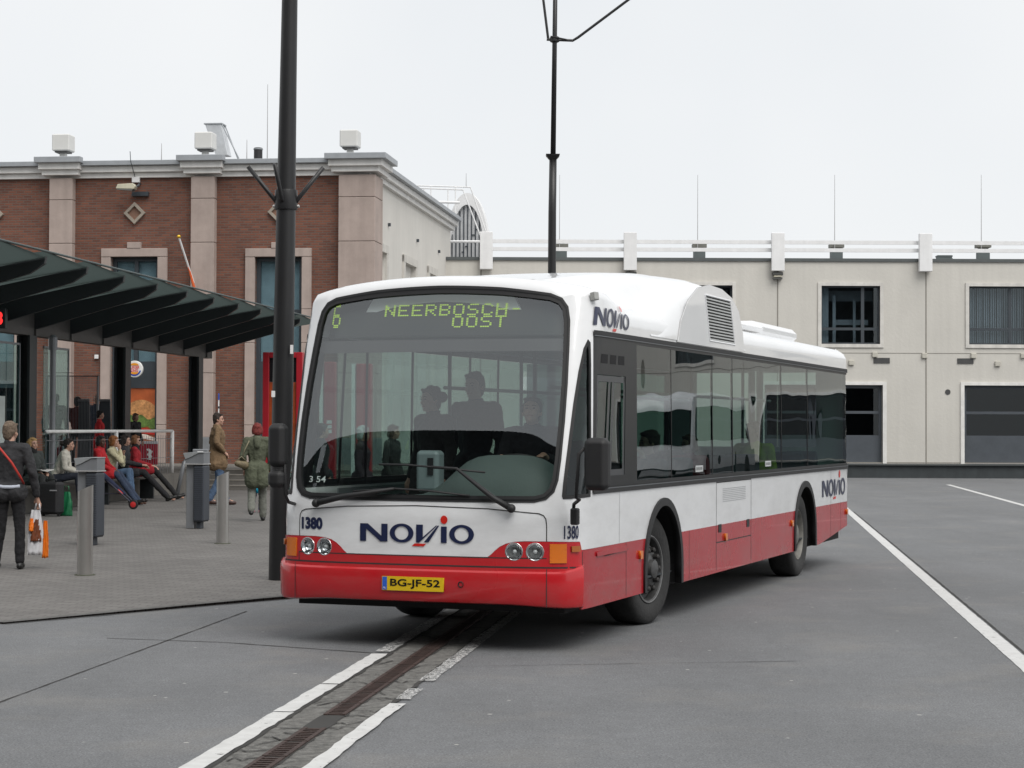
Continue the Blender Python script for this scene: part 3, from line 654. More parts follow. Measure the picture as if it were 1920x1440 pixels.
# ================================================================ PLAZA FURNITURE
DKM = M('shelter_dark', (.022, .027, .03), .45, var=.12)
BEAMM = M('shelter_beam', (.085, .082, .08), .55, .2, var=.1)
STEEL = M('brushed_steel', (.50, .49, .47), .34, .8, var=.1, vscale=1.5, streak=.15)
GREYM = M('grey_metal', (.23, .24, .255), .45, .3, var=.08, streak=.12)
BLACKP = M('black_pole_paint', (.013, .013, .014), .42, var=.15, vscale=2, bump=.06, bscale=90)
def ln(D, off=0.): # the shelter's beam line, off = metres towards the road
    return Vector((-9.6+.124*(D-37.3)+off*.992, D-off*.123))
gm = bpy.data.materials.new('frosted_canopy'); gm.use_nodes = True; _t = gm.node_tree; _t.nodes.clear()
_o = N(_t, 'ShaderNodeOutputMaterial'); _d1 = N(_t, 'ShaderNodeBsdfDiffuse'); _d1.inputs[0].default_value = (.05, .065, .062, 1); _d2 = N(_t, 'ShaderNodeBsdfTranslucent'); _d2.inputs[0].default_value = (.085, .11, .105, 1)
_a = N(_t, 'ShaderNodeMixShader'); _a.inputs[0].default_value = .5; _g = N(_t, 'ShaderNodeBsdfGlossy'); _g.inputs[1].default_value = .25; _m = N(_t, 'ShaderNodeMixShader'); _m.inputs[0].default_value = .06
_t.links.new(_d1.outputs[0], _a.inputs[1]); _t.links.new(_d2.outputs[0], _a.inputs[2]); _t.links.new(_a.outputs[0], _m.inputs[1]); _t.links.new(_g.outputs[0], _m.inputs[2]); _t.links.new(_m.outputs[0], _o.inputs[0])
sh = thing('bus_shelter', 'long dark bus shelter with a wing roof of overlapping glass panels', 'bus shelter', (0, 0, 0))
def along(mb, D0, D1, w, z0, z1, off=0):
    a, b = ln(D0, off), ln(D1, off); d = (b-a).normalized(); n = Vector((d.y, -d.x))*w/2
    P = [a-n, a+n, b+n, b-n]; v = [(p.x, p.y, z) for z in (z0, z1) for p in P]
    return mb.add(v, [(0, 3, 2, 1), (4, 5, 6, 7), (0, 1, 5, 4), (1, 2, 6, 5), (2, 3, 7, 6), (3, 0, 4, 7)])
mb = MB(); along(mb, 24, 51.0, .22, 3.5, 3.93); mb.build('beam', BEAMM, sh, bevel=.01)
for D in (32.5, 38.3, 44.1, 49.9):
    mb = MB(); along(mb, D-.19, D+.19, .05, 0.03, 3.5, .11); along(mb, D-.19, D+.19, .05, 0.03, 3.5, -.11); along(mb, D-.02, D+.02, .17, 0.03, 3.5); mb.build('column', DKM, sh)
mb = MB(); p = ln(39.05, .25); mb.lathe([(.06, .03), (.06, 3.3)], 14, lambda x, y, z: (x+p.x, y+p.y, z)); mb.lathe([(.09, 3.25), (.09, 3.5), (.04, 3.55)], 14, lambda x, y, z: (x+p.x, y+p.y, z)); mb.build('downpipe', GREYM, sh)
GR = glassM('canopy_glass', (.48, .58, .56), 1.45)
rz = lambda off: 3.93+.62*(off/2.56)
for i in range(-7, 9):
    D = 38.45+2.0*i
    if D > 51.2 or D < 25: continue
    a = ln(D, -.5); b = ln(D, 2.56); d = (b-a).normalized(); n = Vector((-d.y, d.x)); L_ = (b-a).length
    def T(x, y, z, a=a, d=d, n=n): return (a.x+d.x*x+n.x*y, a.y+d.y*x+n.y*y, z)
    mb = MB(); prof_ = [(-.9, 3.72), (.3, 3.64), (.6, 3.62), (L_-.25, 4.24), (L_, 4.40), (L_+.02, 4.52), (.5, 3.98), (-.9, 3.9)]
    mb.prism(prof_, -.045, .045, 'y', T); r_ = mb.build('rafter', DKM, sh)
    MB().prism([(.42, 3.62), (.6, 3.5), (.6, 3.64)], -.05, .05, 'y', lambda x, y, z, T=T: T(x+.05, y, z)).build('bracket', BEAMM, r_)
    # overlapping glass pane, low edge under the next one
    mb = MB(); mb.add([T(-.4, -.15, 4.0), T(L_+.05, -.15, 4.60), T(L_+.05, 1.95, 4.50), T(-.4, 1.95, 3.92)], [(0, 1, 2, 3)])
    mb.build('roof_pane', gm, sh)
    mb = MB(); mb.prism([(-4.2, 4.1), (-.9, 3.72), (-.9, 3.9), (-4.2, 4.3)], -.045, .045, 'y', T); mb.build('rafter', DKM, sh)
    mb = MB(); mb.add([T(-4.3, -.15, 4.35), T(-.4, -.15, 4.0), T(-.4, 1.95, 3.92), T(-4.3, 1.95, 4.27)], [(0, 1, 2, 3)]); mb.build('roof_pane', M('canopy_sheet', (.03, .04, .04), .5), sh)
# edge strip of the roof
a, b = ln(25, 2.6), ln(51.4, 2.6); mb = MB().tube([(a.x, a.y, 4.6), (b.x, b.y, 4.6)], .02, 8); mb.build('roof_edge', M('gutter_green', (.05, .07, .07), .5), sh)
# glass screens with fixings
SG = glassM('screen_glass', (.62, .78, .77), 1.22)
for D0, D1, z1 in ((39.2, 40.6, 3.3), (33.5, 37.9, 3.3)):
    mb = MB(); along(mb, D0, D1, .012, .35, z1); s_ = mb.build('glass_screen', SG, sh)
    mb = MB(); along(mb, D0, D1, .03, z1, z1+.04); along(mb, D1, D1+.04, .03, .1, z1+.04); s2 = mb.build('frame', GREYM, s_)
mb = MB(); along(mb, 36.2, 37.1, .03, 1.3, 2.3, .03); mb.build('notice', M('notice_white', (.5, .55, .53), .6), sh)
# departure display
p = ln(35.9, .35); t = thing('departure_display', 'small display with a red glowing 3 hanging at the shelter beam, at the left edge', 'display', (p.x, p.y, 3.52), 0)
MB().cham(-.5, .18, -.08, .08, 0, .36, .01).build('housing', DKM, t); v, f = textfit('3', .0, .13, .06, .3, .02)
MB().add([(x, -.086, z) for x, z in v], f).build('digits', M('led_red', (1, .03, .03), .5, emit=1.2), t); MB().box(-.03, .03, -.02, .02, .36, .5).build('bracket', DKM, t)

# ---- terrace, wall and steps
mb = MB(); ed = lambda D: Vector((-7.77-.118*(47.4-D), D))
a, b = ed(20), ed(47.6)
v = [(a.x, a.y, 0), (b.x, b.y, 0), (b.x, 60.5, 0), (-30, 64, 0), (-30, 20, 0)]; v2 = [(x, y, TZ) for x, y, z in v]
mb.add(v+v2, [(5, 6, 7, 8, 9), (0, 1, 6, 5), (1, 2, 7, 6), (2, 3, 8, 7), (3, 4, 9, 8), (4, 0, 5, 9)]); struct(mb.build('terrace', M('terrace_concrete', (.155, .145, .13), .9, var=.15, vscale=1.5, bump=.3, streak=.2)))
mb = MB()
for i in range(4):
    D = 48+.9*i; x0 = -7.77+.12*(.9*i); mb.box(x0-.3, 3.5, D, 60.8, .0 if i == 0 else .19+.11*i+.001, .19+.11*(i+1))
struct(mb.build('steps', M('step_stone', (.16, .15, .135), .9, var=.12, streak=.1)))
mb = MB()
for i in range(4): D = 48+.9*i; mb.box(-7.72+.108*i, 3.5, D-.012, D+.06, .19+.11*(i+1)-.02, .19+.11*(i+1)+.004)
struct(mb.build('step_edge', M('step_edge', (.27, .25, .22), .9)))
# handrail on the terrace
t = thing('terrace_handrail', 'white tubular handrail along the terrace behind the seated women', 'handrail', (0, 0, 0))
e = PY(323, 808, 47.); h = e.z; mb = MB(); p0 = Vector((e.x-.118*8.5, 38.5, h)); p1 = Vector((e.x, 47., h))
mb.tube([p0, p1], .036, 10); mb.build('rail', M('rail_white', (.85, .85, .83), .35), t, True)
for D in (42.8, 47.):
    s_ = (D-38.5)/8.5; q = p0.lerp(p1, s_); MB().tube([(q.x, q.y, TZ), (q.x, q.y, h)], .045, 10).build('post', M('rail_white', ()), t, True)
mb = MB(); 
for i in range(46):
    q = p0.lerp(p1, i/46); q2 = p0.lerp(p1, (i+.5)/46); mb.tube([(q.x, q.y, .6), (q.x, q.y, h-.1)], .006, 4, False)
for zz in (.62, 1.0, 1.45): mb.tube([(p0.x, p0.y, zz), (p1.x, p1.y, zz)], .008, 4)
mb.build('wire_mesh', GREYM, t)
# mesh screen frame
t = thing('mesh_screen', 'fine wire mesh panel in a thin grey frame behind the glass screen', 'screen', (0, 0, 0))
D = 46.; a_, b_ = PY(88, 705, D), PY(184, 711, D); zt = a_.z; mb = MB(); mb.tube([(a_.x, D, TZ), (a_.x, D, zt), (b_.x, D, zt), (b_.x, D, .9)], .03, 8); mb.build('frame', GREYM, t)
mb = MB()
for i in range(34): x = a_.x+(b_.x-a_.x)*i/34; mb.box(x-.003, x+.003, D-.003, D+.003, .9, zt)
mb.build('mesh', GREYM, t)
# lean-on posts of the terrace fence
src = None
for i, (px, l) in enumerate(((157, 'dark grey flat post behind the white jacketed woman'), (196, 'dark grey flat post behind the woman in the red coat'))):
    p = PY(px, 900, 46.8)
    if src is None:
        src = thing('fence_post', l, 'post', (p.x, 46.8, TZ), -A7, 'dark flat fence posts on the terrace')
        MB().prism([(-.17, 0), (.17, 0), (.12, 1.75), (-.12, 1.75)], -.03, .03, 'y').build('post', M('post_blue_grey', (.05, .06, .07), .5), src); MB().tube([(-.14, -.05, 1.72), (.14, -.05, 1.72)], .03, 8).build('cap', GREYM, src)
    else: dup(src, (p.x, 46.8, TZ), None, l)
# slanted bar at the wall end
p0 = GP(331, 933); p1 = PY(344, 870, p0.y+.1); t = thing('wall_end_bar', 'slanted flat steel handrail end at the foot of the terrace wall', 'handrail', (p0.x, p0.y, p0.z))
MB().tube([(0, 0, 0.0), (.16, 0, .78), (.24, .1, .86), (.5, .8, .9)], .045, 8).build('rail', GREYM, t, True)
# bench along the wall
be = thing('bench', 'low dark bench along the terrace wall under the waiting people', 'bench', (0, 0, 0))
mb = MB(); a, b = ed(33.5)+Vector((.28, 0)), ed(43.6)+Vector((.28, 0)); d = (b-a).normalized(); n = Vector((d.y, -d.x))
def obox(mb, a, b, w, z0, z1):
    d = (b-a).normalized(); n = Vector((d.y, -d.x))*w/2; P = [a-n, a+n, b+n, b-n]; mb.add([(p.x, p.y, z) for z in (z0, z1) for p in P], [(0, 3, 2, 1), (4, 5, 6, 7), (0, 1, 5, 4), (1, 2, 6, 5), (2, 3, 7, 6), (3, 0, 4, 7)])
obox(mb, a, b, .42, .60, .65); mb.build('seat', M('bench_dark', (.05, .045, .04), .6), be, bevel=.01)
for s_ in (.05, .35, .65, .95): q = a.lerp(b, s_); mb = MB(); obox(mb, q-d*.04, q+d*.04, .3, .05, .60); mb.build('leg', DKM, be)

# ---- poles
pb = GP(524, 1087); top = PY(546, -160, pb.y)
t = thing('street_pole', 'thick black street pole with three stub arms beside the bus', 'pole', (pb.x, pb.y, pb.z))
ax = (top-pb); 
def on(z): return (ax.x*z/ax.z, 0)
mb = MB(); zs = [0, 1.4, 1.45, 2.8, 4.1, 5.5, ax.z]; rs = [.122, .122, .117, .114, .107, .095, .082]
mb.tube([(on(z)[0], 0, z) for z in zs], rs, 28); mb.build('pole', BLACKP, t, autosm=50)
zc = PY(533, 375, pb.y).z-pb.z; cx = on(zc)[0]
mb = MB().lathe([(.125, zc-.11), (.128, zc-.10), (.128, zc+.10), (.125, zc+.11)], 28, lambda x, y, z: (x+cx, y, z)); mb.build('collar', BLACKP, t, autosm=40)
for ang in (195, 255, -10):
    dx, dy = math.cos(R(ang)), math.sin(R(ang)); k_ = .30 if ang != 255 else .22
    MB().tube([(cx+dx*.1, dy*.1, zc-.04), (cx+dx*(.13), dy*.13, zc-.0), (cx+dx*(.13+k_), dy*(.13+k_), zc+.36)], .024, 10).build('arm', BLACKP, t, True)
mb = MB()
for ang in (0, 180, 90): mb.ell((cx+.135*math.cos(R(ang)), .135*math.sin(R(ang)), zc-.07), (.02, .02, .02), 6, 4)
mb.build('bolt', STEEL, t)
q = PY(546, 655, pb.y-.13); MB().box(q.x-pb.x-.012, q.x-pb.x+.02, -.125, -.1, q.z-pb.z-.05, q.z-pb.z+.05).build('sticker', WHITEP, t)
q = PY(512, 736, pb.y-.13); MB().box(q.x-pb.x-.02, q.x-pb.x+.02, -.115, -.1, q.z-pb.z-.05, q.z-pb.z+.02).build('sticker', WHITEP, t)
YP = 45.; b0 = PY(1034, 700, YP); tt = PY(1040, 60, YP); t = thing('catenary_pole', 'slim black street pole with tubular top arms rising behind the bus', 'pole', (b0.x, YP, 0))
F_ = lambda px, py, dy=0.: (PY(px, py, YP).x-b0.x, dy, PY(px, py, YP).z)
mb = MB(); mb.tube([(0, 0, 0), (0, 0, b0.z), F_(1035.5, 400), F_(1037, 295)], [.105, .1, .09, .085], 16).tube([F_(1037, 296), F_(1040, 75), F_(1042, -90)], [.062, .055, .05], 14); mb.build('pole', BLACKP, t, True)
c = F_(1036.5, 294); mb = MB().lathe([(.07, -.1), (.19, .02), (.2, .05), (.06, .06)], 4, lambda x, y, z: ((x-y)*.8+c[0], (x+y)*.8, z+c[2])); mb.build('collar', BLACKP, t)
mb = MB().tube([F_(1025, 74), F_(1074, 76), F_(1084, 70), F_(1215, -28)], .032, 8).tube([F_(1028, 74), F_(1015, -30)], .03, 8).tube([F_(1032, 70, -.1), F_(1062, 76, -.1)], .02, 6); mb.build('arm', BLACKP, t)
c = F_(1040, 74); mb = MB().lathe([(.075, -.07), (.11, -.05), (.11, .05), (.075, .07)], 14, lambda x, y, z: (x+c[0], y, z+c[2])); mb.build('collar', BLACKP, t)

# ---- steel bollards with slanted tops
src = None
for (px, py, l) in ((159, 1078, 'brushed steel bollard with slanted top in front of the nearer litter bin'), (417, 1019, 'brushed steel bollard with slanted top beside the black pole')):
    p = GP(px, py)
    if src is None:
        src = thing('bollard', l, 'bollard', (p.x, p.y, p.z), 0, 'steel bollards on the pavement edge')
        n = 32; v = []; 
        for z in (0, 1): 
            for k_ in range(n):
                a_ = 2*math.pi*k_/n; x = .088*math.cos(a_); y = .088*math.sin(a_); v.append((x, y, 0 if z == 0 else .99+x*.45))
        MB().add(v, [(k_, (k_+1) % n, (k_+1) % n+n, k_+n) for k_ in range(n)]+[tuple(range(n, 2*n))]).build('post', STEEL, src, autosm=40)
        MB().lathe([(.12, -.02), (.12, .004), (.085, .006)], 24).build('base_ring', M('moss_dirt', (.05, .06, .03), .95), src)
    else: dup(src, (p.x, p.y, p.z), None, l)

# ---- litter bins
def bin_(px, py, l, src=None):
    p = GP(px, py)
    if src: return dup(src, (p.x, p.y, p.z), None, l)
    t = thing('litter_bin', l, 'litter bin', (p.x, p.y, p.z), R(-14), 'tall grey litter bins'); t.scale = (.78, .78, .95)
    MB().cham(-.20, -.03, -.10, .10, 0, 1.12, .012).build('post', GREYM, t)
    mb = MB().cham(-.02, .215, -.17, .17, .12, 1.08, .03); mb.mi = 1
    for i in range(9):
        for j in range(26): x = .012+i*.023; z = .17+j*.034; mb.box(x-.005, x+.005, -.1725, -.1695, z-.006, z+.006)
    bd = mb.build('basket', [M('bin_blue_grey', (.045, .052, .065), .5), M('hole_black', (.008, .008, .009), .9)], t)
    MB().cham(-.21, .22, -.19, .19, 1.085, 1.105, .004).build('rim', M('rim_pale', (.42, .42, .42), .4, .4), t)
    pr = [(-.23, 1.11), (-.20, 1.11), (.12, 1.11), (.16, 1.18), (.21, 1.29), (.10, 1.295), (-.10, 1.29), (-.22, 1.275), (-.24, 1.20)]
    hd = MB().prism([(-.2, 1.108), (.21, 1.108), (.21, 1.29), (.1, 1.285), (.0, 1.24), (-.1, 1.2), (-.2, 1.18)], -.16, .16, 'y').build('hood', GREYM, t)
    MB().prism([(-.235, 1.27), (-.235, 1.285), (.0, 1.30), (.22, 1.30), (.22, 1.29), (.1, 1.285), (.0, 1.245), (-.1, 1.205), (-.19, 1.18)], -.18, .18, 'y').build('lid', M('hood_pale', (.40, .42, .43), .35, .4, streak=.1), hd, bevel=.004)
    MB().cham(.02, .12, -.08, .08, 0, .12, .01).build('foot', MATS['bin_blue_grey'], t); return t
b1 = bin_(168, 1022, 'tall grey litter bin with perforated basket behind the nearer bollard')
bin_(369, 991, 'tall grey litter bin with perforated basket in front of the man in brown', b1)
p = PY(376, 900, 36.5); t = thing('ticket_post', 'plain grey square post with a small sticker behind the farther litter bin', 'post', (p.x, 36.5, gz(36.5)), 0)
MB().cham(-.14, .14, -.08, .08, 0, PY(376, 842, 36.5).z-gz(36.5), .012).build('post', GREYM, t); z = PY(376, 849, 36.5).z-gz(36.5); MB().box(-.05, .06, -.086, -.0815, z-.03, z+.03).build('sticker', WHITEP, t)
# ---- red kiosk frames
t0 = None
REDK = M('kiosk_red', (.40, .018, .03), .35, var=.06)
def kiosk(px, D, w, zt, l):
    p = PY(px, 800, D); t = thing('red_frame_sign', l, 'sign', (p.x, D, gz(D)), -A7)
    h = zt-.03; MB().cham(-w/2, -w/2+.16, -.12, .12, 0, h, .01).cham(w/2-.16, w/2, -.12, .12, 0, h, .01).cham(-w/2+.162, w/2-.162, -.12, .12, h-.14, h, .01).build('frame', REDK, t)
    MB().box(-w/2+.162, w/2-.162, -.06, .06, h-.75, h-.142).build('display', M('display_black', (.015, .015, .017), .15), t)
    MB().box(-w/2+.162, w/2-.162, -.05, .05, .5, h-.76).build('panel', M('panel_orange_red', (.35, .07, .02), .4, var=.3), t)
kiosk(531, 50, 1.03, PY(531, 673, 50).z, 'red framed sign with a dark display between the black pole and the bus')
def rstop(px, D, w, zt, l):
    p = PY(px, 800, D); t = thing('red_stop_post', l, 'sign post', (p.x, D, gz(D)), -A7, 'red stop posts seen through the windscreen')
    MB().cham(-w/2, w/2, -.1, .1, 0, zt-.03, .02).build('panel', REDK, t); MB().box(-w/2-.1, -w/2-.02, -.1, .1, 0, zt-.03).build('edge', WHITEP, t)
    mb = MB()
    for k_ in range(3): mb.box(-w/2+.08, w/2-.08, -.104, -.1, zt-1.7+k_*.11, zt-1.62+k_*.11)
    mb.build('emblem', WHITEP, t)
rstop(619, 46, .28, PY(619, 690, 46).z, 'narrow red stop post seen through the left of the windscreen'); rstop(683, 43, .34, PY(683, 693, 43).z, 'wider red stop post seen through the windscreen, nearer its middle')
# red information board on terrace
p = PY(275, 860, 54.); t = thing('notice_board', 'low red and white notice board standing on the terrace below the burger poster', 'sign', (p.x, 54, TZ))
z1 = PY(275, 827, 54).z-TZ; MB().cham(-.38, .30, -.03, .03, 0.05, .62, .01).build('panel', M('board_red', (.33, .01, .03), .5), t); MB().box(-.38, .30, -.035, .035, .622, z1).build('header', M('board_grey', (.5, .5, .52), .5), t)
mb = MB().prism([(.02, .2), (.12, .18), (.16, .28), (.13, .32), (.17, .42), (.06, .5), (.0, .47), (.06, .4), (.02, .33), (.06, .26)], -.04, -.034, 'y'); mb.build('emblem', WHITEP, t)
# ================================================================ THE BUS
# ---- bus body surface: u = arc length along the plan outline from the middle of the front (+ = bus left), v = height param
def _catmull(P,n=12):
    out=[]
    Q=[P[0]]+P+[P[-1]]
    for i in range(1,len(Q)-2):
        a,b,c,d=Q[i-1],Q[i],Q[i+1],Q[i+2]
        for k in range(n):
            t=k/n
            out.append(tuple(.5*((2*b[j])+(-a[j]+c[j])*t+(2*a[j]-5*b[j]+4*c[j]-d[j])*t*t+(-a[j]+3*b[j]-3*c[j]+d[j])*t**3) for j in (0,1)))
    out.append(P[-1]); return out
BUS_L=11.85
_half=_catmull([(-.08,0),(-.085,.3),(-.1,.62),(-.135,.9),(-.18,1.07),(-.232,1.185),(-.32,1.258),(-.47,1.285),(-.66,1.29)])
_half=[(_half[0][0],-1e-9)]+_half[1:]+[(-.66-.25*k,1.29) for k in range(1,44)]+[(-11.6,1.29),(-11.76,1.24),(-11.84,1.16),(-11.86,1.0),(-11.87,.5),(-11.87,0)]
_su=[0.]
for _i in range(1,len(_half)):
    _su.append(_su[-1]+math.hypot(_half[_i][0]-_half[_i-1][0],_half[_i][1]-_half[_i-1][1]))
UMAX=_su[-1]
def plan(u):
    s=1 if u>=0 else -1; a=min(abs(u),UMAX-1e-6)
    lo,hi=0,len(_su)-1
    while hi-lo>1:
        m=(lo+hi)//2
        if _su[m]<=a: lo=m
        else: hi=m
    t=(a-_su[lo])/(_su[hi]-_su[lo]); p,q=_half[lo],_half[hi]
    return (p[0]+(q[0]-p[0])*t, s*(p[1]+(q[1]-p[1])*t))
def plan_n(u):
    a=plan(u-.03); b=plan(u+.03); dx,dy=b[0]-a[0],b[1]-a[1]; l=math.hypot(dx,dy) or 1
    return (dy/l,-dx/l)
def sst(a,b,x):
    t=max(0,min(1,(x-a)/(b-a))); return t*t*(3-2*t)
VR,RR=2.66,.21
VMAX=VR+RR*math.pi/2
def prof(v, fw=0.):
    # inset, height
    VR, RR = 2.66+.15*fw, .21-.14*fw
    if v<=1.2: return (0,v)
    i=.012*sst(1.3,2.9,v)
    if v<=VR: return (i,v)
    a=(v-VR)/(VMAX-VR)*math.pi/2
    return (i+RR*(1-math.cos(a)), VR+RR*math.sin(a))
def rake(v):
    # front leans back with height
    if v<1.05: return 0.
    t=(v-1.05)/1.8
    return -.47*(t**1.25)
def zero_n(u):
    a=abs(u); w=sst(1.0,1.32,a)*(1-sst(12.5,12.9,a))
    return w
def S(u,v,off=0.):
    bx,by=plan(u); n=plan_n(u); fw=1-sst(.2,2.1,-bx) if bx<-.2 else 1.
    i,z=prof(v,fw**2)
    x=bx-n[0]*(i-off)+rake(v)*fw
    y=by-n[1]*(i-off)
    f=sst(2.45,2.9,v)
    zc=(.11*(1-(by/1.27)**2))*fw*f
    zd=-.065*sst(.75,1.9,-bx)*sst(2.55,2.9,v)
    return (x,y,z+zc+zd)
BUSX, BUSY, BUSYAW = -.7847, 15.4398, .3521
bus = thing('city_bus', 'white city bus with a red skirt, large windscreen and roof pod turning on the square', 'bus', (BUSX, BUSY, 0), math.atan2(-math.cos(BUSYAW), -math.sin(BUSYAW)))
U0 = _su[[i for i, p in enumerate(_half) if p[0] <= -.66+1e-6 and p[1] > 1.28][0]]-.66
UX = lambda X: U0-X           # side: u of a bus-local X
def Sn(u, v, off=0.):
    e = .004; a = Vector(S(u+e, v, off)); b = Vector(S(u-e, v, off)); c = Vector(S(u, v+e, off)); d = Vector(S(u, v-e, off))
    n = (a-b).cross(c-d); return n.normalized() if n.length > 1e-12 else Vector((1, 0, 0))
def patch(name, outline, mat, parent, holes=(), off=0., th=.02, step=.09, label=None, seg=None):
    V, F = cdt_fill(outline, holes, step); n = len(V); P = [S(u, v, off) for u, v in V]; NM = [Sn(u, v, off) for u, v in V]
    vs = list(P); fs = list(F); ec = {}
    for f in F:
        for i in range(len(f)):
            e = (f[i], f[(i+1) % len(f)]); ec.setdefault(tuple(sorted(e)), []).append(e)
    if th:
        mp = {}
        def rim(i, k):
            if (i, k) not in mp: mp[(i, k)] = len(vs); vs.append(tuple(Vector(P[i])-NM[i]*(th*k)))
            return mp[(i, k)]
        for es in ec.values():
            if len(es) == 1: a, b = es[0]; fs.append((rim(b, 0), rim(a, 0), rim(a, 1), rim(b, 1)))
        # inner face
        inner = {}
        for f in F: fs.append(tuple(rim(i, 1) for i in reversed(f)))
    me = bpy.data.meshes.new(name); me.from_pydata(vs, [], fs); me.materials.append(mat)
    for i, p in enumerate(me.polygons): p.use_smooth = i < len(F)
    me.normals_split_custom_set_from_vertices([NM[i] if i < n else (0, 0, 0) for i in range(len(vs))])
    o = bpy.data.objects.new(name, me); C.objects.link(o); o.parent = parent
    if label: o['label'] = label
    return o
def decal(name, v2, f2, mat, parent, off=.004):
    vs = [S(u, v, off) for u, v in v2]; me = bpy.data.meshes.new(name); me.from_pydata(vs, [], f2); me.materials.append(mat)
    o = bpy.data.objects.new(name, me); C.objects.link(o); o.parent = parent; return o
def strip(mb, pts, w, off):
    # thin line on the body surface
    q = []
    for a, b in zip(pts[:-1], pts[1:]):
        n = max(1, int(math.hypot(b[0]-a[0], b[1]-a[1])/.06)); q += [(a[0]+(b[0]-a[0])*k/n, a[1]+(b[1]-a[1])*k/n) for k in range(n)]
    q.append(pts[-1]); v = []
    for i, p in enumerate(q):
        a = q[max(0, i-1)]; b = q[min(len(q)-1, i+1)]; dx, dy = b[0]-a[0], b[1]-a[1]; l = math.hypot(dx, dy) or 1; nx, ny = -dy/l*w/2, dx/l*w/2
        v += [S(p[0]+nx, p[1]+ny, off), S(p[0]-nx, p[1]-ny, off)]
    mb.add(v, [(2*i, 2*i+1, 2*i+3, 2*i+2) for i in range(len(q)-1)])
WHITE = M('bus_white', (.78, .79, .80), .28, var=.035, vscale=1.2, bump=.10, bscale=2.2, coat=.8)
def redM(name, col, c):
    m = M(name, col, .32, var=.05, vscale=1.5, bump=.12, bscale=2.6, coat=c); t = m.node_tree; L = t.links.new; b = t.nodes['Principled BSDF']
    # fine scratches and a dust film
    co = N(t, 'ShaderNodeTexCoord'); n = N(t, 'ShaderNodeTexNoise'); n.inputs['Scale'].default_value = 2; n.inputs['Detail'].default_value = 2; L(co.outputs['Object'], n.inputs['Vector'])
    r = N(t, 'ShaderNodeMapRange'); r.inputs['From Min'].default_value = .35; r.inputs['From Max'].default_value = .8; r.inputs['To Min'].default_value = .22; r.inputs['To Max'].default_value = .32; L(n.outputs[0], r.inputs[0]); L(r.outputs[0], b.inputs['Roughness']); return m
RED = redM('bus_red', (.50, .012, .018), .4)
def grime(m, amt, z0, z1):
    t = m.node_tree; L = t.links.new; b = t.nodes['Principled BSDF']; src = b.inputs['Base Color'].links[0].from_socket
    co = N(t, 'ShaderNodeTexCoord'); mp = N(t, 'ShaderNodeMapping'); mp.inputs['Scale'].default_value = (1.2, 1.2, 3.5); L(co.outputs['Object'], mp.inputs[0])
    n = N(t, 'ShaderNodeTexNoise'); n.inputs['Scale'].default_value = 1.6; n.inputs['Detail'].default_value = 9; n.inputs['Roughness'].default_value = .68; L(mp.outputs[0], n.inputs['Vector'])
    r = N(t, 'ShaderNodeMapRange'); r.inputs['From Min'].default_value = .42; r.inputs['From Max'].default_value = .72; L(n.outputs[0], r.inputs[0])
    sx = N(t, 'ShaderNodeSeparateXYZ'); L(co.outputs['Object'], sx.inputs[0]); h = N(t, 'ShaderNodeMapRange'); h.inputs['From Min'].default_value = z0; h.inputs['From Max'].default_value = z1; h.inputs['To Min'].default_value = amt; h.inputs['To Max'].default_value = amt*.25; L(sx.outputs[2], h.inputs[0])
    q = N(t, 'ShaderNodeMath', operation='MULTIPLY'); L(r.outputs[0], q.inputs[0]); L(h.outputs[0], q.inputs[1]); x = N(t, 'ShaderNodeMix', data_type='RGBA'); L(q.outputs[0], x.inputs[0]); L(src, x.inputs[6]); x.inputs[7].default_value = (.17, .15, .13, 1); L(x.outputs[2], b.inputs['Base Color'])
grime(WHITE, .22, .8, 1.6); grime(RED, .25, .33, .9)
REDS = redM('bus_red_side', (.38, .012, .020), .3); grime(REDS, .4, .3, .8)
BLK = M('bus_black_trim', (.009, .010, .011), .35, var=.1, spec=.25); RUB = M('rubber_black', (.012, .012, .013), .6, var=.15)
NAVY = M('logo_navy', (.012, .018, .06), .3); LRED = M('logo_red', (.60, .02, .012), .3); SEAM = M('seam_dark', (.03, .03, .03), .8)
WS = glassM('windscreen_glass', (.80, .86, .84), 2.15); SIDEG = glassM('side_glass', (.22, .33, .30), 1.55, wav=.05)
ORG = M('indicator_orange', (.72, .17, .004), .15, coat=1); CHROME = M('chrome', (.7, .7, .7), .12, 1.)

# outlines in (u, v)
ws_h = [(0, 2.805), (.55, 2.80), (.95, 2.785), (1.045, 2.76), (1.10, 2.70), (1.125, 2.60), (1.14, 2.4), (1.155, 2.1), (1.16, 1.8), (1.155, 1.5), (1.145, 1.34), (1.12, 1.25), (1.06, 1.19), (.97, 1.168), (.5, 1.165), (0, 1.165)]
mir = lambda P: [(-u, v) for u, v in reversed(P)]
def closed(h): return h[::-1]+[(-u, v) for u, v in h[1:-1]]
def inset(poly, d):
    n = len(poly); o = []; cx = sum(p[0] for p in poly)/n
    A = sum(poly[i][0]*poly[(i+1) % n][1]-poly[(i+1) % n][0]*poly[i][1] for i in range(n)); s = 1 if A > 0 else -1
    for i in range(n):
        a, b, c = poly[i-1], poly[i], poly[(i+1) % n]
        d1 = (b[0]-a[0], b[1]-a[1]); d2 = (c[0]-b[0], c[1]-b[1]); l1 = math.hypot(*d1) or 1; l2 = math.hypot(*d2) or 1
        n1 = (-d1[1]/l1*s, d1[0]/l1*s); n2 = (-d2[1]/l2*s, d2[0]/l2*s); m = (n1[0]+n2[0], n1[1]+n2[1]); k = 1+n1[0]*n2[0]+n1[1]*n2[1]
        o.append((b[0]+m[0]/k*d, b[1]+m[1]/k*d))
    return o
wso = closed(ws_h)
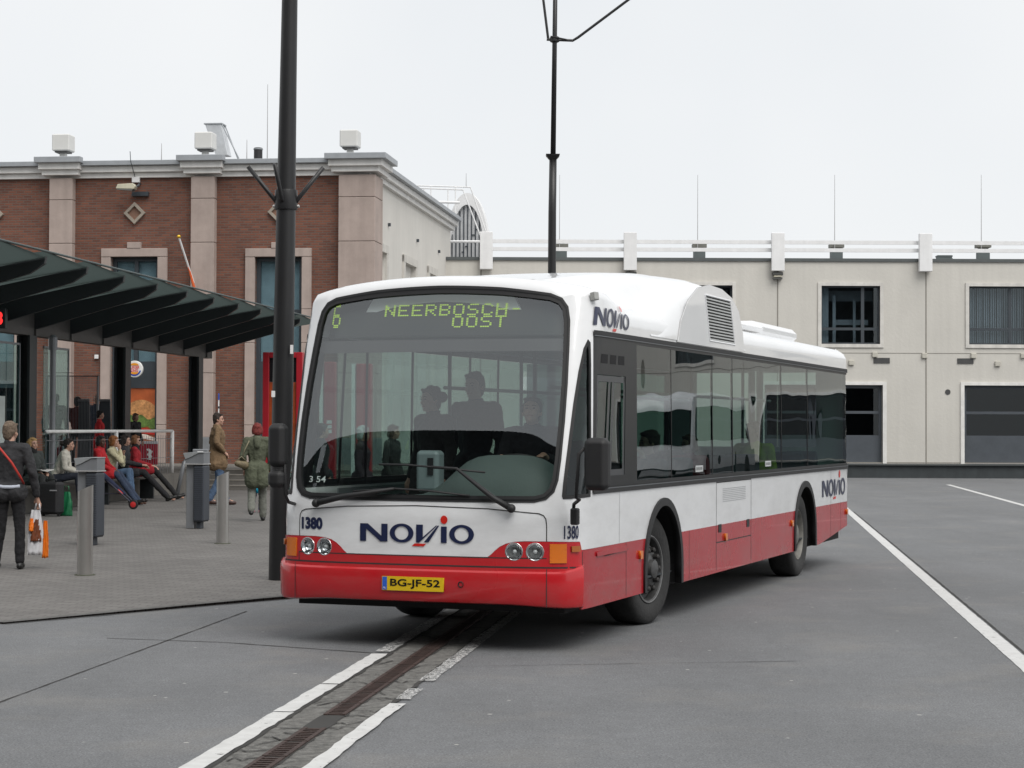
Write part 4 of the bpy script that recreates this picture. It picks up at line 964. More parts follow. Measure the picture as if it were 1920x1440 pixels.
qwin = [(1.19, 1.195), (1.555, 1.205), (1.50, 1.6), (1.43, 1.95), (1.375, 2.25), (1.335, 2.43), (1.30, 2.455), (1.262, 2.38), (1.235, 2.2), (1.215, 1.95), (1.198, 1.6), (1.183, 1.32), (1.18, 1.22)]
UE = UX(-11.80)
band = [(1.60, 1.235), (UE, 1.235), (UE, 2.52), (1.365, 2.52), (1.42, 2.25), (1.48, 1.95), (1.545, 1.6)]
RA = .63; FA, RRa = UX(-2.69), UX(-8.86)
lowv = .795
def archpts(uc, v0, n=14):      # from front side to rear side over the top, starting at v0
    if v0 < .5: a = [(uc-RA, v0)]; s0 = 0.
    else: a = []; s0 = math.asin((v0-.5)/RA)
    a += [(uc-RA*math.cos(s0+(math.pi-2*s0)*k/n), .5+RA*math.sin(s0+(math.pi-2*s0)*k/n)) for k in range(n+1)]
    if v0 < .5: a.append((uc+RA, v0))
    return a
lobe = [(0, .738), (.60, .738), (.632, .762), (.662, .792), (.70, .822), (.75, .847), (.82, .863), (.90, .868), (1.07, .868), (1.365, .862), (1.37, lowv)]
bl = lobe+archpts(FA, lowv)+archpts(RRa, lowv)+[(UE+.06, lowv), (UMAX-.01, lowv)]
full = [(-u, v) for u, v in reversed(bl[1:])]+bl
outline = full+[(UMAX-.01, VMAX), (-UMAX+.01, VMAX)]
patch('body', outline, WHITE, bus, [wso, qwin, mir(qwin), band, mir(band), rect(UX(-11.87)+.35, UMAX-.1, 1.5, 2.5), rect(-UMAX+.1, -UX(-11.87)-.35, 1.5, 2.5)], 0, .03, .1)
# roof skin closing the top
rim = [S(u, VMAX, 0) for u in [(-UMAX+.01)+(2*UMAX-.02)*k/240 for k in range(241)]]
mb = MB(); mb.add([Vector(p)+Vector((0, 0, -.004)) for p in rim], [(i, i+1, 240-i-1, 240-i) for i in range(120)]); mb.build('roof', WHITE, bus, True)
# red skirt
def skirt(s):
    top = [(1.07, .865), (1.365, .861), (1.37, lowv)]+archpts(FA, lowv)+archpts(RRa, lowv)+[(UE+.1, lowv), (UE+.1, .50), (UX(-9.35)+.0, .30)]
    low = [(RRa+RA, .31), (RRa+RA, .5)]
    p1 = [(1.34, .865-.002), (1.365, .861), (1.37, lowv)]+[q for q in archpts(FA, lowv)[:1]]
    return p1
def seg_skirt(u0, u1, a0=None, a1=None):
    b = [(u0, .33)]; 
    return b
def arc_side(uc, side, v0=.33, v1=lowv, n=6):
    o = [(uc+side*RA, v0)]; s1 = math.asin((v1-.5)/RA)
    return o+[(uc+side*RA*math.cos(s1*k/n), .5+RA*math.sin(s1*k/n)) for k in range(n+1)]
for s in (1, -1):
    mm = (lambda P: P) if s > 0 else mir
    patch('skirt', mm([(1.40, .33)]+arc_side(FA, -1)+[(1.40, lowv-.002)]), REDS, bus, off=0, step=.1)
    P = arc_side(FA, 1)[::-1]+[(FA+RA, .33)]
    patch('skirt', mm([(FA+RA, .33)]+arc_side(RRa, -1)[0:]+arc_side(FA, 1)[::-1][:-1]), REDS, bus, off=0, step=.1)
    patch('skirt', mm([(RRa+RA, .33), (UX(-9.75), .33), (UX(-11.84), .50), (UX(-11.84), lowv-.002)]+arc_side(RRa, 1)[::-1][:-1]), REDS, bus, off=0, step=.1)
    # black wheel arch trims
    for uc in (FA, RRa):
        a = archpts(uc, .33, 20); c = [(uc+(u-uc)*(RA-.07)/RA, .5+(v-.5)*(RA-.07)/RA if v > .5 else v) for u, v in a]
        patch('wheel_arch_trim', mm(a+c[::-1]), RUB, bus, off=.018, th=.06, step=.12)
patch('rear_skirt', [(UX(-11.84)+.002, .5), (UMAX-.01, .5), (UMAX-.01, lowv-.002), (UX(-11.84)+.002, lowv-.002)], REDS, bus, step=.1)
patch('rear_skirt', mir([(UX(-11.84)+.002, .5), (UMAX-.01, .5), (UMAX-.01, lowv-.002), (UX(-11.84)+.002, lowv-.002)]), REDS, bus, step=.1)
# front fascia in red
fas = [(-1.395, .55), (1.395, .55), (1.395, .79)]+[(u, v-.003) for u, v in reversed(lobe[:-1])]+[(-u, v-.003) for u, v in lobe[1:-1]]+[(-1.395, .79)]
hl = [(.98, .785), (.815, .785)]
circ = lambda c, r, n=20: [(c[0]+r*math.cos(2*math.pi*k/n), c[1]+r*math.sin(2*math.pi*k/n)) for k in range(n)]
ind = [(1.095, .70), (1.225, .70), (1.225, .848), (1.095, .848)]
fa = patch('front_fascia', fas, RED, bus, [circ((s*u, v), .066) for u, v in hl for s in (1, -1)]+[ind, mir(ind)], 0.004, .03, .08)
# bumper
bt = lambda u: .634 if abs(u) < 1.15 else .634+.045*sst(1.15, 1.42, abs(u))
bb_ = lambda u: .382-.026*sst(.7, 1.3, abs(u))
us = [-1.43+2.86*k/40 for k in range(41)]
mb = MB(); v = []; secs = [(0, .045), (0, .06), (-.0, .06)]
prof_b = lambda u: [(bt(u), -.01), (bt(u), .026), (bt(u)-.015, .040), (bt(u)-.04, .046), (bb_(u)+.03, .040), (bb_(u), .025), (bb_(u)-.012, -.03)]
for u in us:
    k_ = 1-.85*sst(1.36, 1.43, abs(u))
    v += [S(u, a, b*k_) for a, b in prof_b(u)]
m_ = 7; mb.add(v, [(i*m_+j, (i+1)*m_+j, (i+1)*m_+j+1, i*m_+j+1) for i in range(40) for j in range(m_-1)])
bu = mb.build('bumper', RED, bus, autosm=28)
mb = MB()
for s in (1, -1): strip(mb, [(s*1.072, .655), (s*1.072, .36)], .006, .0475)
mb.build('seam', SEAM, bu)
o_ = Vector(S(.40, .525, .0475)); n_ = Sn(.40, .525)
def orient(o, n, up=Vector((0, 0, 1))):
    x = up.cross(n).normalized(); y = n.cross(x); return lambda a, b, c: tuple(o+x*a+y*b+n*c)
MB().lathe([(.020, -.01), (.024, .002), (.020, .004), (.015, -.008)], 18, orient(o_, n_)).build('tow_eye', RUB, bu)
# number plate
pv = [(-.262, .468), (.262, .468), (.262, .578), (-.262, .578)]
pt = patch('number_plate', [(-.262, .462), (.262, .462), (.262, .572), (-.262, .572)], M('plate_yellow', (.72, .48, .01), .4, var=.03), bu, off=.058, th=.012, step=.1)
patch('plate_band', [(-.258, .466), (-.218, .466), (-.218, .568), (-.258, .568)], M('plate_blue', (.03, .12, .55), .4), pt, off=.0595, th=.001, step=.1)
v2, f2 = textfit('BG-JF-52', -.19, .232, .480, .554, .022); decal('lettering', v2, f2, BLK, pt, .0605)
v2, f2 = textfit('NL', -.250, -.227, .475, .490, .01); decal('lettering', v2, f2, WHITEP, pt, .0605)
# front seams: the hatch with the rounded corners
mb = MB(); hatch = [(-1.07, .74), (-1.07, .99), (-1.064, 1.04), (-1.045, 1.068), (-1.01, 1.082), (-.6, 1.115), (0, 1.13), (.6, 1.115), (1.01, 1.082), (1.045, 1.068), (1.064, 1.04), (1.07, .99), (1.07, .66)]
strip(mb, hatch, .008, .0015); strip(mb, [(-1.07, .74), (-1.07, .66)], .008, .0055); strip(mb, [(-1.07, .736), (1.07, .736)], .008, .0055); strip(mb, [(-1.4, .664), (1.4, .664)], .012, .0052)
mb.build('front_seam', SEAM, bus)
mb = MB(); strip(mb, [(-1.06, .70), (1.06, .70)], .004, .0055)
# headlights
LENS = glassM('lamp_lens', (.92, .94, .95), 1.5)
for u, v0 in hl:
    for s in (1, -1):
        T = orient(Vector(S(s*u, v0, 0)), Sn(s*u, v0)); h = MB().lathe([(.0005, -.055), (.03, -.048), (.052, -.025), (.060, .0), (.068, .006), (.072, .004), (.072, -.02)], 28, T, cap=False).build('headlight', CHROME, bus, True)
        MB().lathe([(.060, .003), (.045, .012), (.02, .017), (.0005, .018)], 28, T, cap=False).build('lens', LENS, h, True)
        MB().ell((0, 0, -.03), (.018, .018, .02), 10, 6, T).build('bulb', M('bulb_glass', (.7, .7, .68), .2), h, True)
        mb = MB(); 
        for q in range(-2, 3): mb.box(q*.02-.0015, q*.02+.0015, -.05, .05, .004, .008, T)
        mb.build('fluting', LENS, h)
for s in (1, -1):
    mm = (lambda P: P) if s > 0 else mir
    i_ = patch('indicator', mm(ind), ORG, bus, off=.012, th=.02, step=.03)
    mb = MB(); 
    for q in range(5): strip(mb, [(s*1.10, .715+q*.03), (s*1.22, .715+q*.03)], .004, .0135)
    mb.build('fluting', M('orange_dark', (.6, .12, .005), .3), i_)
    patch('side_marker', mm([(1.265, .785), (1.35, .785), (1.35, .83), (1.265, .83)]), M('marker_dull_orange', (.42, .12, .02), .3, coat=.6), bus, off=.018, th=.016, step=.05)
    for X, v0 in ((-1.95, .665), (-4.95, .665), (-8.10, .66), (-11.5, .66)):
        patch('side_marker', mm([(UX(X)-.035, v0-.035), (UX(X)+.035, v0-.035), (UX(X)+.035, v0+.035), (UX(X)-.035, v0+.035)]), M('marker_orange', (.65, .17, .01), .25, coat=.8), bus, off=.022, th=.022, step=.05)
# windscreen
patch('windscreen', inset(wso, .035), WS, bus, off=-.012, th=0, step=.12)
patch('windscreen_seal', wso, RUB, bus, [inset(wso, .05)], .006, .03, .07)
mb = MB(); strip(mb, [(p[0], p[1]) for p in inset(wso, .02)+[inset(wso, .02)[0]]], .006, .009); mb.build('seal_bead', BLK, bus)
patch('sun_band', [(-1.10, 2.36), (1.10, 2.36), (1.10, 2.46), (-1.10, 2.46)], M('sunband_grey', (.045, .04, .043), .5), bus, off=-.05, th=.004, step=.15)
qi = inset(qwin, .028)
for s in (1, -1):
    mm = (lambda P: P) if s > 0 else mir
    patch('quarter_window', mm(qi), SIDEG, bus, off=-.010, th=0, step=.1); patch('quarter_window_seal', mm(qwin), RUB, bus, [mm(qi)], .004, .03, .07)
    # band of side windows: black frame, panes
    panes = []; E_ = [-.78, -1.36, -1.93, -2.98, -4.48, -5.30, -7.60, -9.05, -11.72] if s < 0 else [-1.87, -2.98, -4.48, -5.30, -7.60, -9.05, -11.72]
    for a_, b_ in zip(E_[:-1], E_[1:]): panes.append((UX(a_)+.006, UX(b_)-.006))
    holes = [mm(rect(a_, b_, 1.30, 2.46)) for a_, b_ in panes]
    dw = [(1.66+.02, 1.36), (2.50, 1.36), (2.50, 2.18), (1.54, 2.18), (1.60, 1.9), (1.65, 1.55)]
    fr = patch('window_band', mm(band), BLK, bus, holes+([mm(dw)] if s > 0 else []), -.004, .02, .12)
    for a_, b_ in panes:
        patch('side_window', mm(rect(a_+.001, b_-.001, 1.301, 2.459)), SIDEG, bus, off=-.006, th=0, step=.2)
    g_ = patch('driver_window', mm(inset(dw, .02)), SIDEG, bus, off=-.02, th=0, step=.2) if s > 0 else fr
    mb = MB()
    for k_ in (1.98, 2.10): strip(mb, [(s*k_, 1.37), (s*k_, 2.17)], .05, -.010)
    strip(mb, [(s*1.66, 1.385), (s*2.5, 1.385)], .05, -.008); strip(mb, [(s*1.56, 2.15), (s*2.5, 2.15)], .05, -.008); strip(mb, [(s*2.47, 1.37), (s*2.47, 2.17)], .05, -.008); strip(mb, [(s*1.665, 1.37), (s*1.64, 1.62), (s*1.57, 2.16)], .06, -.008)
    if s > 0: mb.build('frame', M('anthracite_frame', (.035, .038, .042), .35, var=.1), g_)
    mb = MB()
    for q in range(3): strip(mb, [(s*(1.62+q*.3), 2.31), (s*(1.84+q*.3), 2.31)], .075, -.0025)
    if s > 0: mb.build('air_slot', M('slot_black', (.004, .004, .005), .9), fr)
    mb = MB(); strip(mb, [(s*1.36, 2.515), (s*UE, 2.515)], .035, .010); strip(mb, [(s*1.60, 1.245), (s*UE, 1.245)], .045, .010); mb.build('trim_rail', RUB, fr)
    mb = MB(); strip(mb, [(s*1.37, 2.49), (s*UE, 2.49)], .008, .0125); strip(mb, [(s*1.60, 1.262), (s*UE, 1.262)], .010, .0125); mb.build('trim_bead', M('trim_grey', (.13, .14, .15), .35, .5), fr)
    # makers' plates on the glass, seams on the panels
    for X in (-3.95, -6.9):
        w_ = patch('glass_label', mm(rect(UX(X)-.14, UX(X)+.14, 1.335, 1.395)), M('label_white', (.5, .52, .52), .4), bus, off=-.001, th=.001, step=.2)
        mb = MB()
        for q in range(9): strip(mb, [(s*(UX(X)-.11+q*.026), 1.35), (s*(UX(X)-.11+q*.026+random.uniform(-.004, .004)), 1.38)], .008, .001)
        mb.build('marking', SEAM, w_)
    mb = MB()
    for X in (-1.55, -3.58, -10.45): strip(mb, [(s*UX(X), .34), (s*UX(X), 1.22 if X < -10 else lowv if X > -3 else lowv)], .007, .0012)
    strip(mb, [(s*1.41, .34), (s*1.41, .78)], .007, .0012); strip(mb, [(s*UX(-1.35), .80), (s*UX(-1.35), 1.22)], .004, .0012)
    strip(mb, [(s*UX(-11.1), .37), (s*UX(-11.1), .79)], .006, .0012)
    strip(mb, [(s*UX(-.95), .715), (s*UX(-1.6), .735)], .006, .006)
    mb.build('side_seam', SEAM, bus)
    patch('reflector_strip', mm(rect(UX(-.72), UX(-1.55), .725, .762)), REDS, bus, off=.012, th=.012, step=.2)
    # engine hatch
    hx0, hx1 = UX(-4.60), UX(-6.08)
    mb = MB(); strip(mb, [(s*hx0, .36), (s*hx0, 1.225)], .010, .0014); strip(mb, [(s*hx1, .36), (s*hx1, 1.225)], .010, .0014); strip(mb, [(s*hx0, .625), (s*hx1, .625)], .010, .0016); strip(mb, [(s*hx0, 1.215), (s*hx1, 1.215)], .010, .0016)
    ha = mb.build('hatch_seam', SEAM, bus)
    mb = MB()
    for q in range(8): strip(mb, [(s*(hx0+.25), 1.02+q*.018), (s*(hx1-.25), 1.02+q*.018)], .005, .003)
    mb.build('hatch_louvre', M('louvre_grey', (.30, .31, .32), .6), ha)
    for q in (hx0+.14, hx1-.14): l_ = patch('hatch_latch', mm(rect(q-.06, q+.06, .72, .80)), RUB, ha, off=.004, th=.004, step=.2)
# lettering and logo
def novio(u0, vb, h, wd, off=.007, nm='logo'):
    x_ = lambda x: u0+x/6.63*wd; y_ = lambda y: vb+y*h
    def el(cx, cy, rx, ry, n=36): return [(cx+rx*math.cos(2*math.pi*k/n), cy+ry*math.sin(2*math.pi*k/n)) for k in range(n)]
    polys = [([(0, 0), (.37, 0), (.37, .70), (1.22, 0), (1.65, 0), (1.65, 1), (1.28, 1), (1.28, .32), (.47, 1), (0, 1)], []),
             (el(2.48, .5, .70, .535), [el(2.48, .5, .40, .38)]),
             ([(3.33, .0), (3.40, .0), (3.72, .28), (3.72, 1), (3.33, 1)], []),
             ([(3.36, -.02), (3.5, -.02), (4.55, .96), (4.48, .97)], []),
             ([(3.78, .02), (4.06, .02), (4.66, .96), (4.58, .97)], []),
             ([(4.76, 0), (5.09, 0), (5.09, .92), (4.76, .92)], []),
             (el(5.93, .5, .70, .535), [el(5.93, .5, .40, .38)])]
    root = None; mb = MB()
    for o_, hs in polys:
        V, F = cdt_fill(o_, hs, .30); mb.add([S(x_(x), y_(y), off) for x, y in V], F)
    root = mb.build(nm, NAVY, bus)
    for o_ in (el(4.93, 1.30, .20, .235), [(3.08, -.22), (3.76, -.22), (3.92, -.07), (3.24, -.07)]):
        mb = MB(); V, F = cdt_fill(o_, []); mb.add([S(x_(x), y_(y), off) for x, y in V], F); mb.build('logo_accent', LRED, root)
novio(-.482, .842, .140, .975); novio(1.345, 2.575, .148, 1.22); novio(UX(-9.88), .90, .205, 1.52)
v2, f2 = textfit('1380', -1.045, -.832, .922, 1.02, .055); decal('fleet_number', v2, f2, NAVY, bus)
v2, f2 = textfit('1380', 1.205, 1.345, .885, .99, .02); decal('fleet_number', v2, f2, NAVY, bus)
v2, f2 = textfit('3 54', -1.01, -.84, 1.30, 1.35, .012); decal('window_number', v2, f2, WHITEP, bus, -.018)
# roof pod (engine bay / air conditioning) with arched sides
def Htop(X):
    P = [(-2.3, 2.74), (-2.65, 2.82), (-3.0, 2.93), (-3.35, 3.06), (-3.8, 3.15), (-4.3, 3.19), (-4.8, 3.185), (-5.2, 3.14), (-5.5, 3.05), (-5.72, 2.89), (-5.84, 2.70)]
    for a, b in zip(P[:-1], P[1:]):
        if b[0] <= X <= a[0]: t = (X-a[0])/(b[0]-a[0]); return a[1]+(b[1]-a[1])*t
    return P[0][1] if X > -2.3 else P[-1][1]
mb = MB(); XS = [-2.3-.12*k for k in range(30)]+[-5.84]; v = []; ns = 41
for X in XS:
    H = Htop(X); cr = .10*sst(-2.6, -3.9, X) if False else .10*max(0, min(1, (-2.5-X)/1.2)); yo = 1.285
    for j in range(ns):
        t = -1+2*j/(ns-1); a = abs(t)
        if a > .86: q = (a-.86)/.14; y = yo-.0; ang = q*math.pi/2; r = min(.24, max(.02, H-2.56)); yy = yo-r+r*math.sin(min(1, q*1.6)*math.pi/2); zz = H-r+r*math.cos(min(1, q*1.6)*math.pi/2) if q < .625 else (H-r)+(2.555-(H-r))*((q-.625)/.375)
        else: r = min(.24, max(.02, H-2.56)); yy = (yo-r)*a/.86; zz = H+cr*(1-(a/.86)**2)
        v.append((X, math.copysign(yy, t), zz))
mb.add(v, [(i*ns+j, (i+1)*ns+j, (i+1)*ns+j+1, i*ns+j+1) for i in range(len(XS)-1) for j in range(ns-1)])
mb.add([v[(len(XS)-1)*ns+j] for j in range(ns)]+[(-5.9, 1.2, 2.6), (-5.9, -1.2, 2.6)], [tuple(range(ns))])
pod = mb.build('roof_pod', WHITE, bus, autosm=50)
mb = MB(); v = []     # fairing running forward from the pod
XS2 = [-.62-.18*k for k in range(21)]
for i, X in enumerate(XS2):
    k_ = i/20; H = 2.885+.32*math.sin(k_*math.pi/2)**1.1 if k_ > 0 else 2.88; wy = .62+.34*min(1, k_*2.2); zb = 2.70
    for j in range(17):
        t = -1+2*j/16; a = abs(t); v.append((X, math.copysign(wy*min(1, a*1.1)*(1.0 if a < .9 else 1.0+.1*(a-.9)*10), t), H+.03*(1-a*a) if a < .8 else H+.01-(H-zb+.01)*((a-.8)/.2)**1.5))
mb.add(v, [(i*17+j, (i+1)*17+j, (i+1)*17+j+1, i*17+j+1) for i in range(20) for j in range(16)]); mb.add([v[j] for j in range(17)], [tuple(range(17))])
mb.build('roof_fairing', WHITE, bus, autosm=60)
for s in (1, -1):
    # arched side panel with grille
    ar = [(-3.15, 2.54), (-3.25, 2.74), (-3.5, 2.94), (-3.85, 3.08), (-4.3, 3.14), (-4.8, 3.13), (-5.2, 3.07), (-5.5, 2.95), (-5.68, 2.74), (-5.74, 2.54)]
    mb = MB(); slab(mb, ar, [[(-4.12, 3.035), (-5.12, 3.035), (-5.32, 2.60), (-4.30, 2.60)]], 0, .012, lambda x, y, z: (x, s*(1.287+.004+y-.006), z)); sp = mb.build('pod_side_panel', WHITE, bus)
    g = [(-4.12, 3.035), (-5.12, 3.035), (-5.32, 2.60), (-4.30, 2.60)]
    mb = MB(); slab(mb, g, [], 0, .004, lambda x, y, z: (x, s*(1.2875+y), z)); mb.build('grille_back', SEAM, sp)
    mb = MB()
    for q in range(14):
        z = 2.612+q*.0298; xs_ = .19*(z-2.6)/.435; mb.prism([(s*1.291, z), (s*1.302, z-.006), (s*1.304, z-.002), (s*1.293, z+.014)], -5.31+xs_, -4.31+xs_, 'x')
    mb.build('grille', M('grille_alu', (.42, .43, .42), .4, .5), sp)
    mb = MB(); 
    for a_, b_ in zip(g, g[1:]+g[:1]): mb.tube([(a_[0], s*1.296, a_[1]), (b_[0], s*1.296, b_[1])], .010, 6)
    mb.build('grille_frame', WHITE, sp)
    mb = MB()
    for q in range(9): mb.ell((-3.4-q*.27, s*1.292, 2.575), (.009, .004, .009), 6, 4)
    for q in ar[1:-1]: mb.ell((q[0]*.985-.065, s*1.292, q[1]-.05), (.008, .004, .008), 6, 4)
    mb.build('bolt', SEAM, sp)
    mb = MB(); 
    for a_, b_ in zip(ar[:-1], ar[1:]): mb.tube([(a_[0], s*1.290, a_[1]), (b_[0], s*1.290, b_[1])], .004, 5)
    mb.build('panel_gap', M('gap_grey', (.35, .35, .35), .7), sp)
mb = MB().box(-3.3, -3.29, .93, 1.0, 2.96, 3.0); 
MB().cham(-11.0, -8.6, -.75, .75, 2.86, 3.03, .06).build('roof_unit', WHITE, bus); MB().cham(-8.2, -6.4, -.95, .95, 2.86, 2.945, .04).build('roof_hatch', WHITE, bus)
# lamp / camera box at the windscreen corner
T = orient(Vector(S(1.305, 2.80, .0)), Sn(1.305, 2.80)); MB().cham(-.03, .03, -.035, .03, 0, .05, .006, T).build('marker_camera', M('alu_box', (.4, .4, .38), .35, .7), bus)
# wipers
def wiper(base, pts, blade):
    T = [Vector(S(u, v, o_)) for u, v, o_ in pts]; a = MB().tube(T, [.026, .022]+[.012]*(len(T)-2), 8).build('wiper', RUB, bus, True)
    MB().ell(T[0], (.035, .035, .035)).build('pivot', RUB, a, True); B = [Vector(S(u, v, .022)) for u, v in blade]
    MB().tube([p for p in B], .008, 6).build('blade', RUB, a, True); B2 = [Vector(S(u, v, .045)) for u, v in blade]; MB().tube([B[0], B2[1], B2[-2], B[-1]], .007, 6).build('blade_frame', RUB, a, True)
wiper(None, [(-.87, 1.135, .05), (-.6, 1.195, .065), (-.18, 1.262, .05)], [(-.55, 1.235), (-.2, 1.262), (.1, 1.25), (.45, 1.215)])
wiper(None, [(.80, 1.122, .05), (.66, 1.20, .07), (.34, 1.425, .06), (.12, 1.435, .045)], [(-.34, 1.452), (-.1, 1.45), (.2, 1.43), (.564, 1.398)])
# mirrors
def mirror(c, sz, arm, s):
    m = MB().cham(-.07, .07, -sz[0]/2, sz[0]/2, -sz[1]/2, sz[1]/2, .035, lambda x, y, z: (x+c[0], y+c[1], z+c[2])).build('mirror', RUB, bus, bevel=.012)
    MB().cham(-.078, -.0715, -sz[0]/2+.03, sz[0]/2-.03, -sz[1]/2+.04, sz[1]/2-.04, .003, lambda x, y, z: (x+c[0], y+c[1], z+c[2])).build('glass', CHROME, m); MB().tube(arm, .014, 8).build('arm', RUB, m, True); return m
m = mirror((.02, 1.535, 1.475), (.19, .40), [(.02, 1.46, 1.62), (.06, 1.40, 1.55), (.06, 1.38, 1.22), (-.08, 1.36, 1.20), (-.19, 1.28, 1.16), (-.2, 1.27, 1.08)], 1)
MB().cham(-.04, .03, -.03, .03, -.13, 0, .01, lambda x, y, z: (x-.18, y+1.29, z+1.13)).build('bracket', RUB, m)
mirror((.05, -1.145, 1.60), (.15, .35), [(.04, -1.1, 1.60), (.05, -1.08, 1.20), (-.05, -1.10, 1.14), (-.2, -1.12, 1.12)], -1)
mirror((.05, -1.15, 1.33), (.14, .15), [(.04, -1.1, 1.33), (.02, -1.08, 1.2)], -1)
# wheels
TY = M('tyre', (.022, .022, .022), .8, var=.25, vscale=10, bump=.3, bscale=30); RIMM = M('rim_grey', (.075, .075, .075), .5, .4, var=.3, vscale=14); HUB = M('hub_dark', (.035, .033, .032), .6, .3, var=.3, vscale=20); RIMR = M('rim_rear', (.17, .165, .15), .6, .2, var=.3, vscale=10)
def wheel(x, y, s, steer, rear):
    c_, s_ = math.cos(steer), math.sin(steer)
    def T(a, b, c): # a,b in wheel plane, c outward
        X, Y, Z = a, s*c, b; return (x+X*c_-Y*s_, y+X*s_+Y*c_, .49+Z)
    w = MB().lathe([(.30, -.24), (.40, -.27), (.455, -.26), (.485, -.23), (.49, -.15), (.49, -.02), (.482, .015), (.455, .035), (.40, .042), (.33, .03), (.30, .012)], 48, T, cap=False).build('wheel', TY, bus, autosm=50)
    mb = MB()
    for a in range(4): mb.lathe([(.4905, -.20+a*.05), (.4905, -.194+a*.05)], 40, T, cap=False)
    mb.build('tread_groove', SEAM, w)
    if rear:
        mb = MB().lathe([(.302, .012), (.292, .020), (.280, .0), (.27, -.08), (.22, -.11), (.15, -.115), (.12, -.06), (.115, -.0), (.09, .01), (.0005, .012)], 36, T, cap=False).build('rim', RIMR, w, autosm=40)
    else:
        mb = MB().lathe([(.302, .012), (.292, .028), (.280, .018), (.27, -.05), (.235, -.06), (.225, -.015), (.21, .0), (.15, .004), (.12, .02), (.088, .035), (.08, .075), (.06, .085), (.0005, .088)], 36, T, cap=False).build('rim', RIMM, w, autosm=40)
        mb = MB()
        for k in range(10): a = 2*math.pi*k/10; mb.lathe([(.024, 0), (.024, .045), (.014, .055)], 8, lambda p, q, r, a=a: T(p+.178*math.cos(a), q+.178*math.sin(a), r+.0))
        mb.build('wheel_nut', HUB, w, autosm=40)
        mb = MB().lathe([(.29, .024), (.296, .031), (.302, .024)], 36, T, cap=False).build('rim_edge', M('rim_edge', (.3, .3, .3), .4, .6), w, True)
for s in (1, -1):
    wheel(-2.69, s*1.14, s, R(-7), False); wheel(-8.86, s*1.19, s, 0, True)
    for X in (-2.69, -8.86):     # dark housing of the wheel
        mb = MB(); n = 14; P = [(X-.62*math.cos(math.pi*k/n), .5+.62*math.sin(math.pi*k/n)) for k in range(n+1)]
        P = [(X-.62, .33)]+P+[(X+.62, .33)]; v = [(a, s*1.26, b) for a, b in P]+[(a, s*.72, b) for a, b in P]; m_ = len(P); mb.add(v, [(i, i+1, i+1+m_, i+m_) for i in range(m_-1)]+[tuple(range(m_, 2*m_))]); mb.build('wheel_housing', RUB, bus)
# underside and inside
MB().box(-11.7, -.35, -1.15, 1.15, .30, .42).build('underbody', M('underbody', (.015, .015, .015), .9), bus)
INT = M('interior_grey', (.20, .22, .23), .7, var=.05); 
MB().box(-11.6, -.5, -1.2, 1.2, .425, .44).build('floor', M('floor_dark', (.03, .035, .04), .8), bus); MB().box(-11.6, -.9, -1.15, 1.15, 2.52, 2.54).build('ceiling', M('ceiling_grey', (.12, .13, .13), .8), bus)
for s in (1, -1):
    ya, yb = (1.195, 1.21) if s > 0 else (-1.21, -1.195)
    for xa, xb, za in ((-11.6, -9.55, .45), (-8.2, -3.4, .45), (-2.0, -1.2, .45), (-9.545, -8.205, 1.17), (-3.395, -2.005, 1.17)): MB().box(xa, xb, ya, yb, za, 1.22).build('inner_panel', INT, bus)
# destination display: a dark box behind the top of the screen, lit dots
def SD(u, v, off=0.):
    a = Vector(S(u, 2.45, -.10-off)); b = Vector(S(u, 2.60, -.10-off)); d = (b-a).normalized(); return tuple(a+d*((v-2.45)/d.z))
mb = MB(); v = []; nn = 80
for i in range(nn+1):
    u = -1.07+2.14*i/nn; v += [SD(u, 2.49), SD(u, 2.85), tuple(Vector(SD(u, 2.85))+Vector((-.15, 0, 0))), tuple(Vector(SD(u, 2.49))+Vector((-.15, 0, 0)))]
mb.add(v, [(i*4+j, (i+1)*4+j, (i+1)*4+(j+1) % 4, i*4+(j+1) % 4) for i in range(nn) for j in range(4)]); db = mb.build('destination_display', M('display_box', (.010, .014, .014), .4), bus)
FONT = {'N': '10001 11001 11001 10101 10011 10011 10001', 'E': '11111 10000 10000 11110 10000 10000 11111', 'R': '11110 10001 10001 11110 10100 10010 10001', 'B': '11110 10001 10001 11110 10001 10001 11110',
        'O': '01110 10001 10001 10001 10001 10001 01110', 'S': '01111 10000 10000 01110 00001 00001 11110', 'C': '01110 10001 10000 10000 10000 10001 01110', 'H': '10001 10001 10001 11111 10001 10001 10001', 'T': '11111 00100 00100 00100 00100 00100 00100', '-': '00000 00000 00000 01110 00000 00000 00000', '6': '01110 10000 10000 11110 10001 10001 01110'}
mb = MB()
def dots(ch, u, v, w, h, dbl=1):
    rows = FONT[ch].split(); nr = 7*dbl; ph = h/nr; pw_ = w/5
    for j in range(nr):
        r = rows[min(6, j//dbl)]
        for i in range(5):
            if r[i] == '1':
                a, b = u+i*pw_+.001, u+(i+1)*pw_-.0015; t_ = v-j*ph; mb.add([SD(a, t_-ph*.72, -.022), SD(b, t_-ph*.72, -.022), SD(b, t_, -.022), SD(a, t_, -.022)], [(0, 1, 2, 3)])
for i, ch in enumerate('NEERBOSCH-'): dots(ch, -.505+i*.1235, 2.752, .098, .096)
for i, ch in enumerate('OOST'): dots(ch, -.505+(i+5)*.1235, 2.652, .098, .096)
dots('6', -1.035, 2.775, .095, .205, 2)
mb.build('lit_dots', M('led_green', (.28, .42, .02), .5, emit=.75), db)
